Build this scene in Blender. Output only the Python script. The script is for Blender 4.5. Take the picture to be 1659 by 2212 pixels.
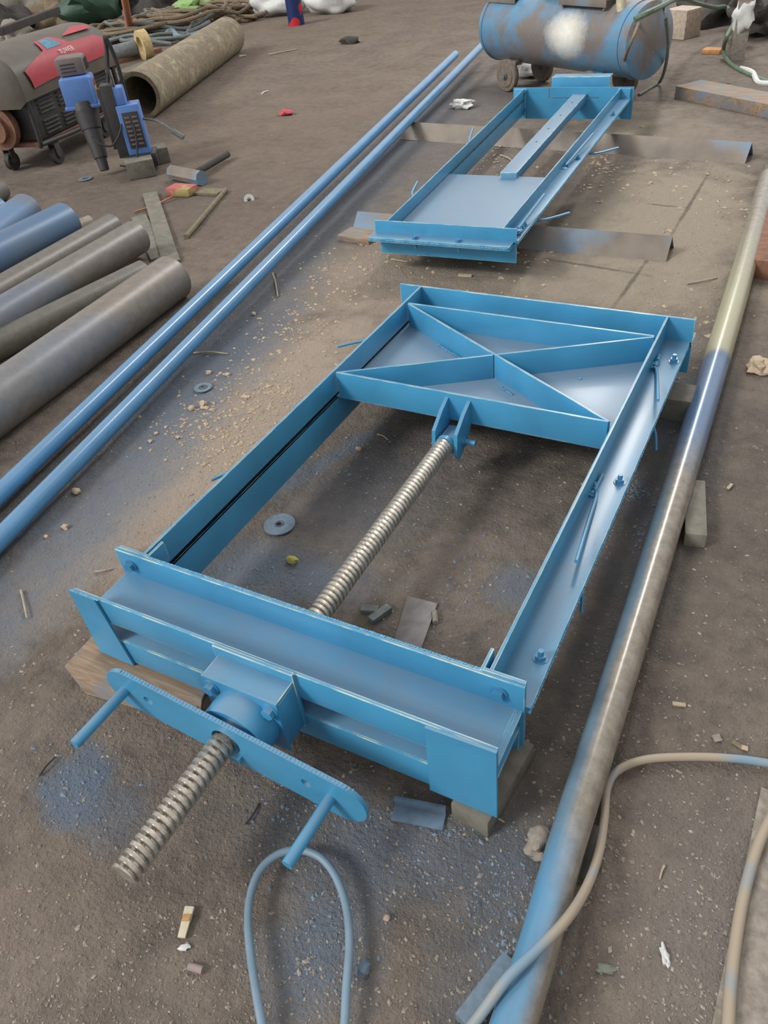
import bpy, bmesh, math, random
from mathutils import Vector, Matrix, noise as mnoise
from mathutils.geometry import tessellate_polygon
R_ = random.Random(7)
S = bpy.context.scene
for o in list(bpy.data.objects): bpy.data.objects.remove(o, do_unlink=True)
C = S.collection
PI = math.pi
# ------------------------------------------------------------------ camera
CAM_H = 1.6
F_PX = 1658.85
ROT = Matrix(((0.88279988, -0.23084249, 0.40911626), (0.45952232, 0.60511937, -0.65013058), (-0.09748641, 0.76193326, 0.64027659)))
cd = bpy.data.cameras.new('camera'); cam = bpy.data.objects.new('camera', cd); C.objects.link(cam)
cd.sensor_fit = 'VERTICAL'; cd.sensor_height = 36; cd.lens = F_PX / 2212 * 36; cd.clip_end = 200; cd.clip_start = 0.02
cam.matrix_world = Matrix.Translation((0, 0, CAM_H)) @ ROT.to_4x4()
S.camera = cam
def at(x, y, z=0.0):
    "the point of the place at height z seen at pixel (x, y)"
    d = ROT @ Vector((x - 829.5, 1106 - y, -F_PX)); t = (z - CAM_H) / d.z
    return Vector((d.x * t, d.y * t, z))
# ------------------------------------------------------------------ world, lights, exposure
S.view_settings.view_transform = 'Standard'; S.view_settings.look = 'None'
S.view_settings.gamma = 1; S.view_settings.use_curve_mapping = False
S.view_settings.exposure = 0.5
W = bpy.data.worlds.new('world'); S.world = W; W.use_nodes = True
nt = W.node_tree; nt.nodes.clear()
def wn(t, **k):
    n = nt.nodes.new(t)
    for a, v in k.items(): setattr(n, a, v)
    return n
wo = wn('ShaderNodeOutputWorld'); bg = wn('ShaderNodeBackground'); tc = wn('ShaderNodeTexCoord')
sep = wn('ShaderNodeSeparateXYZ'); nt.links.new(tc.outputs['Generated'], sep.inputs[0])
def lobe(direction, width, col, prev):
    v = wn('ShaderNodeVectorMath', operation='DOT_PRODUCT'); v.inputs[1].default_value = Vector(direction).normalized()
    nt.links.new(tc.outputs['Generated'], v.inputs[0])
    mr = wn('ShaderNodeMapRange', interpolation_type='SMOOTHSTEP'); mr.inputs[1].default_value = math.cos(width); mr.inputs[2].default_value = math.cos(width * .35)
    nt.links.new(v.outputs['Value'], mr.inputs[0])
    mx = wn('ShaderNodeMix', data_type='RGBA'); nt.links.new(mr.outputs[0], mx.inputs[0])
    if isinstance(prev, tuple): mx.inputs[6].default_value = prev
    else: nt.links.new(prev, mx.inputs[6])
    mx.inputs[7].default_value = col
    return mx.outputs[2]
c = lobe((0.15, 1, 0.75), 0.75, (1.08, 1.08, 1.09, 1), (0.58, 0.55, 0.535, 1))
c = lobe((-0.5, -1, 0.45), 0.85, (1.15, 1.2, 1.22, 1), c)
nt.links.new(c, bg.inputs[0]); bg.inputs[1].default_value = 0.78
nt.links.new(bg.outputs[0], wo.inputs[0])
def sun(name, d, strength, ang, col):
    l = bpy.data.lights.new(name, 'SUN'); l.energy = strength; l.angle = math.radians(ang); l.color = col
    o = bpy.data.objects.new(name, l); C.objects.link(o); o.rotation_euler = Vector(d).to_track_quat('-Z', 'Y').to_euler(); o.location = (-3, -3, 5)
sun('sunlight', (0.62, 0.80, -0.80), 1.5, 14, (1.0, 0.985, 0.95))
def area(name, loc, target, sx, sy, e, col=(1, 1, 1)):
    l = bpy.data.lights.new(name, 'AREA'); l.shape = 'RECTANGLE'; l.size = sx; l.size_y = sy; l.energy = e; l.color = col
    o = bpy.data.objects.new(name, l); C.objects.link(o); o.location = loc
    o.rotation_euler = (Vector(target) - Vector(loc)).to_track_quat('-Z', 'Y').to_euler()
area('streak_lamp', (-1.5, 9.5, 6.5), (-1.0, 2.5, 0), 0.9, 5.0, 240, (1, 0.99, 0.97))  # added area lamp, out of view, for highlight streaks on the pipes
# ------------------------------------------------------------------ materials
MATS = {}
class NM:
    def __init__(s, name):
        s.m = bpy.data.materials.new(name); s.m.use_nodes = True; s.t = s.m.node_tree; s.n = s.t.nodes; s.l = s.t.links
        s.b = s.n['Principled BSDF']; s.co = s.new('ShaderNodeTexCoord'); s.geo = s.new('ShaderNodeNewGeometry'); MATS[name] = s.m
    def new(s, t, **k):
        n = s.n.new(t)
        for a, v in k.items(): setattr(n, a, v)
        return n
    def noise(s, scale, detail=4, rough=.55, vec=None, dist=0.0, stretch=None):
        n = s.new('ShaderNodeTexNoise'); n.inputs['Scale'].default_value = scale; n.inputs['Detail'].default_value = detail
        n.inputs['Roughness'].default_value = rough; n.inputs['Distortion'].default_value = dist
        v = vec or s.geo.outputs['Position']
        if stretch:
            mp = s.new('ShaderNodeMapping'); mp.inputs['Scale'].default_value = stretch; s.l.new(v, mp.inputs[0]); v = mp.outputs[0]
        s.l.new(v, n.inputs['Vector']); return n.outputs[0]
    def ramp(s, fac, a, b, inv=False):
        m = s.new('ShaderNodeMapRange'); m.inputs[1].default_value = a; m.inputs[2].default_value = b
        if inv: m.inputs[3].default_value = 1; m.inputs[4].default_value = 0
        s.l.new(fac, m.inputs[0]); return m.outputs[0]
    def mix(s, fac, a, b, mode='MIX'):
        m = s.new('ShaderNodeMix', data_type='RGBA', blend_type=mode)
        for sock, v in ((0, fac), (6, a), (7, b)):
            if isinstance(v, (int, float)): m.inputs[sock].default_value = v
            elif isinstance(v, tuple): m.inputs[sock].default_value = v if len(v) == 4 else (*v, 1)
            else: s.l.new(v, m.inputs[sock])
        return m.outputs[2]
    def math(s, op, a, b=0.0, clamp=False):
        m = s.new('ShaderNodeMath', operation=op); m.use_clamp = clamp
        for i, v in enumerate((a, b)):
            if isinstance(v, (int, float)): m.inputs[i].default_value = v
            else: s.l.new(v, m.inputs[i])
        return m.outputs[0]
    def bump(s, h, strength=.3, dist=.01):
        b = s.new('ShaderNodeBump'); b.inputs['Strength'].default_value = strength; b.inputs['Distance'].default_value = dist
        s.l.new(h, b.inputs['Height']); s.l.new(b.outputs[0], s.b.inputs['Normal'])
    def base(s, c):
        if isinstance(c, tuple): s.b.inputs['Base Color'].default_value = (*c, 1)
        else: s.l.new(c, s.b.inputs['Base Color'])
    def set(s, rough=.5, metal=0, spec=.5, coat=0):
        s.b.inputs['Roughness'].default_value = rough; s.b.inputs['Metallic'].default_value = metal
        s.b.inputs['Specular IOR Level'].default_value = spec; s.b.inputs['Coat Weight'].default_value = coat; s.b.inputs['Coat Roughness'].default_value = .15
def lin(r, g, b):
    f = lambda c: (c / 255 / 12.92) if c <= 10 else ((c / 255 + .055) / 1.055) ** 2.4
    return (f(r), f(g), f(b))
def blend(x, y, k): return tuple(x[i] * (1 - k) + y[i] * k for i in range(3))
def simple(name, col, rough=.6, metal=0, var=.25, scale=30, bump=.15, spec=.5):
    m = NM(name); n = m.noise(scale, 5, .6, m.co.outputs['Object'])
    m.base(m.mix(m.ramp(n, .3, .7), tuple(x * (1 - var) for x in col), tuple(min(1, x * (1 + var)) for x in col)))
    m.set(rough, metal, spec); m.bump(n, bump, .004); return m.m
BLUE = lin(68, 144, 184)
def blue_paint(name, base, rough=.33, dust_sheen=.55, scratch=True):
    m = NM(name); P = m.co.outputs['Object']
    n1 = m.noise(6, 3, .5, P); n2 = m.noise(160, 3, .6, P)
    c = m.mix(m.ramp(n1, .3, .7), tuple(x * .88 for x in base), tuple(x * 1.1 for x in base))
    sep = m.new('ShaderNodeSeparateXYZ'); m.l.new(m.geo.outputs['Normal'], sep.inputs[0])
    up = m.ramp(sep.outputs[2], .75, .97)                       # dusty overspray, plus grey sky sheen painted in, on level faces
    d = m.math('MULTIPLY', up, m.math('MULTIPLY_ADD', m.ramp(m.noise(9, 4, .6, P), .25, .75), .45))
    d = m.math('MULTIPLY', up, m.math('ADD', m.math('MULTIPLY', m.ramp(m.noise(9, 4, .6, P), .25, .75), .4), dust_sheen - .2), True)
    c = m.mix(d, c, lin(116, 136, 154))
    if scratch:                                                 # tiny bare specks in the paint
        sp = m.ramp(n2, .735, .76); c = m.mix(m.math('MULTIPLY', sp, .5), c, lin(170, 190, 205))
    m.base(c); m.set(rough, 0, .5, .12); m.bump(m.noise(220, 2, .5, P), .06, .002)
    return m.m
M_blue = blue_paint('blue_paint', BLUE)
M_blue_plate = blue_paint('blue_paint_dust_sheen', blend(BLUE, lin(112, 128, 146), .45), .42, .8)
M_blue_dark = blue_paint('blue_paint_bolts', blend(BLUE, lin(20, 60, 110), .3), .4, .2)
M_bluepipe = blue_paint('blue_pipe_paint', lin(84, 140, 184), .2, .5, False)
m = NM('worn_glint_edge'); n = m.noise(14, 4, .6)
m.base(m.mix(m.ramp(n, .42, .6), lin(84, 158, 190), lin(190, 208, 190))); m.set(.35); M_edge = m.m  # paint wear and bright edge glints, both put into the colour
M_weld = simple('welded_edge', lin(86, 150, 185), .5, 0, .4, 150, .6)
M_steel = NM('turned_steel')
n = M_steel.noise(60, 4, .6, M_steel.co.outputs['Object']); M_steel.base(M_steel.mix(M_steel.ramp(n, .3, .7), lin(168, 160, 148), lin(215, 210, 200)))
M_steel.set(.36, .75); M_steel.bump(n, .1, .002); M_steel = M_steel.m
def mill_pipe(name, base, blue_amt, scale=2.2, blue=lin(66, 122, 168), rough=.38, metal=.1):
    base = tuple(x * LT for x in base); blue = tuple(x * 1.02 for x in blend(blue, lin(110, 120, 128), .25)); m = NM(name); P = m.co.outputs['Object']
    n1 = m.noise(scale, 2, .4, P, stretch=(1, 1, .45)); n2 = m.noise(26, 5, .65, P)
    c = m.mix(m.ramp(n2, .3, .7), tuple(x * .85 for x in base), tuple(x * 1.18 for x in base))
    f = m.math('MULTIPLY', m.ramp(n1, .62 - .45 * blue_amt, .80 - .45 * blue_amt), .9)
    m.base(m.mix(f, c, blue)); m.set(rough, metal); m.bump(n2, .08, .003)
    return m.m
STEEL_BR = lin(112, 107, 100)
LT = 1.45
M_wood = NM('rough_timber')
n = M_wood.noise(5, 6, .6, M_wood.co.outputs['Object'], 1.5, (1, 8, 8)); n2 = M_wood.noise(9, 3, .5)
M_wood.base(M_wood.mix(M_wood.ramp(n2, .45, .7), M_wood.mix(M_wood.ramp(n, .3, .7), lin(112, 92, 74), lin(158, 138, 116)), lin(112, 122, 130)))
M_wood.set(.8); M_wood.bump(n, .3, .004); M_wood = M_wood.m
M_gwood = simple('weathered_wood', lin(112, 108, 98), .85, 0, .25, 22, .4)
M_rust_bar = NM('mill_scale_angle')
n = M_rust_bar.noise(4, 4, .6); n2 = M_rust_bar.noise(1.7, 2, .5)
M_rust_bar.base(M_rust_bar.mix(M_rust_bar.ramp(n2, .52, .66), M_rust_bar.mix(M_rust_bar.ramp(n, .3, .7), lin(104, 98, 92), lin(140, 128, 116)), lin(110, 142, 168)))
M_rust_bar.set(.55, .1); M_rust_bar.bump(n, .1, .003); M_rust_bar = M_rust_bar.m
M_black = simple('black_paint', lin(54, 53, 53), .45, 0, .2, 20, .1)
M_rubber = simple('black_rubber', lin(48, 48, 48), .7, 0, .2, 40, .2)
M_red = simple('red_sticker', lin(172, 66, 74), .4, 0, .1, 20, .02)
M_screen = simple('teal_sticker', lin(70, 130, 155), .35, 0, .3, 25, .02)
M_white = simple('white_plastic', lin(200, 200, 198), .6, 0, .08, 20, .1)
M_letter = simple('white_lettering', lin(225, 200, 195), .5, 0, .02, 20, .0)
M_dblue = simple('drill_blue', lin(88, 126, 188), .38, 0, .08, 20, .05)
M_grey = simple('grey_plastic', lin(112, 100, 98), .5, 0, .1, 20, .05)
M_yellow = simple('yellow_print', lin(215, 180, 40), .5, 0, .1, 20, .0)
M_maroon = simple('maroon_print', lin(96, 36, 44), .5, 0, .1, 20, .0)
M_rust = simple('rusty_brown', lin(120, 84, 66), .8, 0, .3, 30, .4)
M_orange = simple('orange_primer_stake', lin(172, 112, 84), .7, 0, .15, 20, .2)
M_rope = simple('old_rope', lin(118, 104, 84), .85, 0, .3, 40, .4)
M_ropeg = simple('grey_cable', lin(100, 106, 104), .7, 0, .3, 40, .3)
M_ropeb = simple('pale_blue_hose', lin(118, 138, 146), .6, 0, .2, 40, .2)
M_green = simple('green_sheet', lin(48, 78, 62), .6, 0, .2, 20, .2)
M_lime = simple('light_green_cloth', lin(134, 168, 104), .7, 0, .15, 20, .3)
M_stone = simple('grey_stone', lin(136, 128, 118), .9, 0, .3, 50, .6)
M_pale = simple('pale_stone', lin(176, 158, 134), .9, 0, .2, 60, .5)
M_dark = simple('dark_clutter', lin(60, 57, 54), .85, 0, .3, 12, .5)
M_disc = simple('grinding_disc', lin(100, 118, 132), .75, 0, .2, 60, .3)
M_discr = simple('disc_hub_ring', lin(72, 78, 84), .6, 0, .2, 60, .3)
M_twig = simple('dry_twig', lin(164, 150, 128), .85, 0, .25, 60, .3)
M_cable = NM('two_tone_cable')
n = M_cable.noise(5, 3, .5)
M_cable.base(M_cable.mix(M_cable.ramp(n, .5, .64), lin(156, 144, 126), lin(116, 142, 160))); M_cable.set(.6); M_cable = M_cable.m
M_hose = simple('grey_blue_hose', lin(112, 134, 150), .5, 0, .15, 8, .1)
M_peri = simple('sooty_iron', lin(70, 66, 62), .7, .1, .3, 20, .3)
# concrete shell of the old drum pipe
m = NM('scaly_old_pipe'); n = m.noise(7, 6, .7, dist=.8); n2 = m.noise(30, 5, .7)
m.base(m.mix(m.ramp(n, .5, .72), m.mix(m.ramp(n2, .3, .7), lin(112, 102, 86), lin(146, 134, 112)), lin(172, 166, 134))); m.set(.85); m.bump(n2, .5, .02); M_old = m.m
# compressor tank: patchy blue, bare grey-brown and one splash of white paint
m = NM('tank_paint'); P = m.co.outputs['Object']
n = m.noise(2.6, 4, .6, P, .5); n2 = m.noise(22, 5, .7, P)
c = m.mix(m.ramp(n, .40, .56), lin(118, 110, 105), lin(92, 136, 166)); c = m.mix(m.ramp(n2, .62, .75), c, lin(130, 150, 160))
vm = m.new('ShaderNodeVectorMath', operation='DISTANCE'); m.l.new(P, vm.inputs[0]); TANK_SPLASH = vm
d = m.math('ADD', vm.outputs['Value'], m.math('MULTIPLY', n2, .10)); c = m.mix(m.ramp(d, .16, .32, True), c, lin(236, 232, 220))
m.base(c); m.set(.38, .05, .5, .2); m.bump(n2, .25, .01); M_tank = m.m
# ------------------------------------------------------------------ ground material
m = NM('trampled_earth'); G = m
pos = m.geo.outputs['Position']
nf = m.noise(2.3, 6, .62); nm_ = m.noise(14, 6, .68); ng = m.noise(95, 4, .7); nw = m.noise(5.5, 5, .6, dist=.6)
c = m.mix(m.ramp(nf, .35, .65), lin(97, 88, 80), lin(118, 108, 98))
c = m.mix(m.math('MULTIPLY', m.ramp(nm_, .45, .75), .55), c, lin(140, 128, 114))
c = m.mix(m.math('MULTIPLY', m.ramp(nm_, .46, .26), .6), c, lin(74, 70, 68))
def blob(c, cx, cy, rx, ry, ang, col, strength, edge=.45, wob=.9, src=None):
    mp = m.new('ShaderNodeMapping', vector_type='TEXTURE'); mp.inputs['Location'].default_value = (cx, cy, 0)
    mp.inputs['Rotation'].default_value = (0, 0, ang); mp.inputs['Scale'].default_value = (rx, ry, 1)
    m.l.new(pos, mp.inputs[0]); ln = m.new('ShaderNodeVectorMath', operation='LENGTH'); m.l.new(mp.outputs[0], ln.inputs[0])
    d = m.math('ADD', ln.outputs['Value'], m.math('MULTIPLY', m.math('SUBTRACT', src or nw, .5), wob * 2))
    f = m.math('MULTIPLY', m.ramp(d, 1 - edge, 1 + edge, True), strength)
    return m.mix(f, c, col)
def pblob(c, px, py, rx, ry, ang, col, strength, **k):
    p = at(px, py); return blob(c, p.x, p.y, rx, ry, ang, col, strength, **k)
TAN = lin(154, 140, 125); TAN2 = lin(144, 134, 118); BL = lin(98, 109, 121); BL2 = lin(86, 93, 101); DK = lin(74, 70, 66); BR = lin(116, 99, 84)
c = pblob(c, 640, 300, 1.6, 2.2, .2, BR, .45, edge=.7)
c = pblob(c, 560, 60, 3, 3, .2, BR, .4, edge=.7)
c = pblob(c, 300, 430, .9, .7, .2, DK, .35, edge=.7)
c = pblob(c, 540, 900, .27, .85, .05, TAN, .95, edge=.4)
c = pblob(c, 380, 1080, .12, .35, .05, TAN, .6, edge=.5)
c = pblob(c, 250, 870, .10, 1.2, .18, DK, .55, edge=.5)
c = pblob(c, 900, 600, .55, .12, .05, TAN, .5, edge=.5)
c = pblob(c, 800, 590, .5, .5, .05, TAN, .5, edge=.6)
c = pblob(c, 200, 1160, .10, .5, .1, TAN, .5, edge=.6)
c = pblob(c, 1440, 480, .45, .95, .1, TAN2, .95, edge=.3)
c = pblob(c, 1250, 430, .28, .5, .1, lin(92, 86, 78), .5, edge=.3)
c = pblob(c, 1330, 620, .55, .3, .1, TAN2, .6, edge=.5)
c = pblob(c, 1370, 290, .6, .6, .1, TAN2, .5, edge=.4)
c = pblob(c, 60, 1950, .15, .2, 0, lin(128, 116, 104), .6, edge=.7)
c = pblob(c, 1540, 1980, .12, .25, 0, lin(122, 116, 110), .6, edge=.7)
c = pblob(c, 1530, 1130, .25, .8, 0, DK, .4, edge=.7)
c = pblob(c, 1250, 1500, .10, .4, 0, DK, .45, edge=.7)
c = blob(c, -2.62, 4.0, .20, 3.6, .19, BL2, .75, edge=.5, wob=.8)
c = blob(c, -2.02, 1.75, .17, 1.1, .17, BL, .6, edge=.5, wob=1.1)
c = pblob(c, 440, 790, .12, .5, .1, BL2, .8, edge=.5)
c = pblob(c, 170, 1690, .085, .10, .1, BL, .95, edge=.3, wob=1.1)
c = pblob(c, 250, 1760, .06, .08, .1, BL, .5, edge=.5, wob=1.2)
c = pblob(c, 590, 1235, .26, .12, .1, BL, .75, edge=.5)
c = pblob(c, 715, 990, .035, .30, -.35, BL, .7, edge=.5, wob=1.2)
c = pblob(c, 790, 1060, .22, .35, .0, BL2, .5, edge=.6)
c = pblob(c, 1110, 1270, .07, .08, .0, BL, .6, edge=.5)
c = pblob(c, 690, 2050, .09, .16, .2, BL, .75, edge=.6, wob=1.1)
c = pblob(c, 640, 1760, .14, .10, .2, BL2, .55, edge=.7, wob=1.1)
c = pblob(c, 950, 1850, .20, .10, .2, BL, .55, edge=.6, wob=1.1)
c = pblob(c, 1060, 2020, .09, .22, .3, BL2, .6, edge=.6, wob=1.1)
c = pblob(c, 1440, 1000, .12, .7, .0, BL2, .5, edge=.6)
c = pblob(c, 1420, 880, .12, .25, .0, BL, .4, edge=.6)
c = pblob(c, 980, 260, .5, 1.6, .2, BL2, .45, edge=.7)
# cracks between the hard slabs at the upper right
def crack(c, a, b, w=.006):
    A = at(*a); B = at(*b); mid = (A + B) / 2; L = (B - A).length / 2; ang = math.atan2((B - A).y, (B - A).x)
    return blob(c, mid.x, mid.y, L, w * 2, ang, lin(66, 60, 54), .8, edge=.6, wob=.0) if False else blob(c, mid.x, mid.y, L * 1.02, w * 1.6, ang, lin(80, 73, 66), .7, edge=.5, wob=1.2, src=nm_)
for a, b in (((1330, 655), (1400, 560)), ((1455, 500), (1530, 375)), ((1400, 440), (1478, 448)), ((1180, 560), (1370, 590)), ((700, 870), (590, 1000))): c = crack(c, a, b)
c = m.mix(m.math('MULTIPLY', m.ramp(ng, .62, .74), .3), c, lin(176, 166, 152))
c = m.mix(m.math('MULTIPLY', m.ramp(ng, .40, .28), .5), c, lin(62, 59, 58))
c = m.mix(1.0, c, (1.12, 1.13, 1.15), 'MULTIPLY')
m.base(c); m.set(.92, 0, .25)
h = m.math('ADD', m.math('MULTIPLY', nm_, .6), m.math('MULTIPLY', ng, .35)); m.bump(h, 1.0, .028)
M_ground = m.m
# ------------------------------------------------------------------ mesh helpers
CUR = Matrix.Identity(4); WM = {}
class MB:
    def __init__(s): s.b = bmesh.new()
    def poly(s, vs, fs, smooth=False):
        v = [s.b.verts.new(CUR @ Vector(p)) for p in vs]
        for f in fs:
            try: fc = s.b.faces.new([v[i] for i in f]); fc.smooth = smooth
            except ValueError: pass
        return s
    def hexa(s, p, bev=.0012):
        t = bmesh.new(); v = [t.verts.new(CUR @ Vector(q)) for q in p]
        for f in ((0, 3, 2, 1), (4, 5, 6, 7), (0, 1, 5, 4), (1, 2, 6, 5), (2, 3, 7, 6), (3, 0, 4, 7)): t.faces.new([v[i] for i in f])
        bmesh.ops.recalc_face_normals(t, faces=t.faces)
        if bev:
            rs = bmesh.ops.bevel(t, geom=list(t.edges), offset=bev, segments=2, affect='EDGES', profile=.6)
            for f in rs['faces']: f.material_index = 1
        s.join(t); return s
    def join(s, t):
        mp = {v: s.b.verts.new(v.co) for v in t.verts}
        for f in t.faces:
            try: nf = s.b.faces.new([mp[v] for v in f.verts]); nf.smooth = f.smooth; nf.material_index = f.material_index
            except ValueError: pass
        t.free()
    def box(s, x0, x1, y0, y1, z0, z1, bev=.0012):
        return s.hexa([(x0, y0, z0), (x1, y0, z0), (x1, y1, z0), (x0, y1, z0), (x0, y0, z1), (x1, y0, z1), (x1, y1, z1), (x0, y1, z1)], bev)
    def obox(s, c, u, w, a, b, z0, z1, bev=.0012):
        "box round centre c (xy), half length a along u, half width b across"
        u = Vector((u[0], u[1], 0)).normalized(); v = Vector((-u.y, u.x, 0)); c = Vector((c[0], c[1], 0))
        q = [c - u * a - v * b, c + u * a - v * b, c + u * a + v * b, c - u * a + v * b]
        return s.hexa([(*p.xy, z0) for p in q] + [(*p.xy, z1) for p in q], bev)
    def plate(s, outer, holes, fn, t):
        "flat plate with holes; fn(u, v, w) gives the point"
        loops = [outer] + holes
        tris = tessellate_polygon([[Vector((a, b, 0)) for a, b in lp] for lp in loops])
        fl = [p for lp in loops for p in lp]; N = len(fl)
        vs = [fn(a, b, 0) for a, b in fl] + [fn(a, b, t) for a, b in fl]
        fs = [tuple(x) for x in tris] + [tuple(i + N for i in reversed(x)) for x in tris]; k = 0
        for lp in loops:
            n_ = len(lp)
            for i in range(n_): fs.append((k + i, k + (i + 1) % n_, N + k + (i + 1) % n_, N + k + i))
            k += n_
        t_ = bmesh.new(); v = [t_.verts.new(CUR @ Vector(p)) for p in vs]
        for f in fs:
            try: t_.faces.new([v[i] for i in f])
            except ValueError: pass
        bmesh.ops.recalc_face_normals(t_, faces=t_.faces); s.join(t_); return s
    def cyl(s, p0, p1, r, r1=None, seg=20, caps=True, smooth=True, hole=0):
        p0 = Vector(p0); p1 = Vector(p1); r1 = r if r1 is None else r1
        d = (p1 - p0).normalized(); a = d.orthogonal().normalized(); b = d.cross(a)
        t = bmesh.new()
        def ring(p, rr): return [t.verts.new(CUR @ (p + (a * math.cos(2 * PI * i / seg) + b * math.sin(2 * PI * i / seg)) * rr)) for i in range(seg)]
        A = ring(p0, r); B = ring(p1, r1)
        for i in range(seg): t.faces.new((A[i], A[(i + 1) % seg], B[(i + 1) % seg], B[i])).smooth = smooth
        if hole:
            A2 = ring(p0, hole); B2 = ring(p1, hole)
            for i in range(seg):
                j = (i + 1) % seg
                t.faces.new((A2[i], B2[i], B2[j], A2[j])).smooth = smooth
                t.faces.new((A[i], A2[i], A2[j], A[j])); t.faces.new((B[i], B[j], B2[j], B2[i]))
        elif caps: t.faces.new(A); t.faces.new(B)
        bmesh.ops.recalc_face_normals(t, faces=t.faces); s.join(t); return s
    def tube(s, pts, r, seg=10, sub=6, closed=False, rr=None):
        P = [Vector(p) for p in pts]; Q = []
        if len(P) > 2 and sub > 1:
            n_ = len(P)
            for i in range(n_ - 1):
                a, b, c_, d = P[max(i - 1, 0)], P[i], P[i + 1], P[min(i + 2, n_ - 1)]
                for k in range(sub):
                    t = k / sub; Q.append(.5 * ((2 * b) + (c_ - a) * t + (2 * a - 5 * b + 4 * c_ - d) * t * t + (3 * b - a - 3 * c_ + d) * t ** 3))
            Q.append(P[-1])
        else: Q = P
        t = bmesh.new(); rings = []; up = None
        for i, p in enumerate(Q):
            d = (Q[min(i + 1, len(Q) - 1)] - Q[max(i - 1, 0)]).normalized()
            if up is None: up = d.orthogonal().normalized()
            up = (up - d * up.dot(d)).normalized(); b = d.cross(up)
            k = r if rr is None else r * (1 + (rr - 1) * i / (len(Q) - 1))
            rings.append([t.verts.new(CUR @ (p + (up * math.cos(2 * PI * j / seg) + b * math.sin(2 * PI * j / seg)) * k)) for j in range(seg)])
        for i in range(len(rings) - 1):
            for j in range(seg): t.faces.new((rings[i][j], rings[i][(j + 1) % seg], rings[i + 1][(j + 1) % seg], rings[i + 1][j])).smooth = True
        t.faces.new(rings[0]); t.faces.new(rings[-1]); bmesh.ops.recalc_face_normals(t, faces=t.faces); s.join(t); return s
    def lathe(s, p0, d, prof, seg=32):
        "profile of (distance along, radius) turned round the axis"
        p0 = Vector(p0); d = Vector(d).normalized(); a = d.orthogonal().normalized(); b = d.cross(a); t = bmesh.new(); rings = []
        for l, r in prof: rings.append([t.verts.new(CUR @ (p0 + d * l + (a * math.cos(2 * PI * j / seg) + b * math.sin(2 * PI * j / seg)) * max(r, 1e-4))) for j in range(seg)])
        for i in range(len(rings) - 1):
            for j in range(seg): t.faces.new((rings[i][j], rings[i][(j + 1) % seg], rings[i + 1][(j + 1) % seg], rings[i + 1][j])).smooth = True
        t.faces.new(rings[0]); t.faces.new(rings[-1]); bmesh.ops.recalc_face_normals(t, faces=t.faces); s.join(t); return s
    def rock(s, c, rx, ry, rz, seed=0, sub=2, rough=.35, rot=0):
        t = bmesh.new(); bmesh.ops.create_icosphere(t, subdivisions=sub, radius=1)
        for v in t.verts:
            k = 1 + rough * mnoise.noise(v.co * 1.6 + Vector((seed * 3.1, seed * 1.7, 0))); q = v.co * k
            x, y = q.x * rx, q.y * ry
            v.co = CUR @ Vector((c[0] + x * math.cos(rot) - y * math.sin(rot), c[1] + x * math.sin(rot) + y * math.cos(rot), c[2] + q.z * rz))
        for f in t.faces: f.smooth = sub >= 3
        s.join(t); return s
    def bolt(s, p, d, r=.011, h=.008, shank=0, back=0):
        "hexagonal head at p along d, with an optional washer and shank"
        p = Vector(p); d = Vector(d).normalized()
        s.cyl(p - d * .002, p + d * .002, r * 1.35, seg=20); s.cyl(p, p + d * h, r, seg=6, smooth=False)
        if shank: s.cyl(p, p + d * (h + shank), r * .52, seg=14)
        if back: s.cyl(p - d * back, p - d * (back - h), r, seg=6, smooth=False); s.cyl(p - d * (back + h), p, r * .5, seg=12)
        return s
def thing(name, label, cat, loc=(0, 0, 0), rz=0, group=None):
    o = bpy.data.objects.new(name, None); C.objects.link(o); o.empty_display_size = .05
    o.location = loc; o.rotation_euler = (0, 0, rz); o['label'] = label; o['category'] = cat
    if group: o['group'] = group
    WM[o.name] = Matrix.Translation(loc) @ Matrix.Rotation(rz, 4, 'Z'); return o
def obj(name, mb, mat, parent=None, label=None, cat=None, group=None, kind=None, origin=None):
    me = bpy.data.meshes.new(name)
    if parent is not None: M_ = WM[parent.name]
    elif origin is not None: M_ = Matrix.Translation(origin)
    else:
        vs = [v.co for v in mb.b.verts]; n_ = len(vs)
        M_ = Matrix.Translation((sum(v.x for v in vs) / n_, sum(v.y for v in vs) / n_, min(v.z for v in vs))) if n_ else Matrix.Identity(4)
        if kind == 'structure': M_ = Matrix.Identity(4)
    mb.b.to_mesh(me); mb.b.free(); me.transform(M_.inverted()); me.materials.append(mat)
    if mat in (M_blue, M_blue_plate): me.materials.append(M_edge)
    else:
        for f_ in me.polygons: f_.material_index = 0
    me.set_sharp_from_angle(angle=math.radians(44))
    o = bpy.data.objects.new(name, me); C.objects.link(o)
    if parent is not None: o.parent = parent; WM[o.name] = M_
    else: o.matrix_world = M_; WM[o.name] = M_
    if label: o['label'] = label
    if cat: o['category'] = cat
    if group: o['group'] = group
    if kind: o['kind'] = kind
    return o
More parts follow.
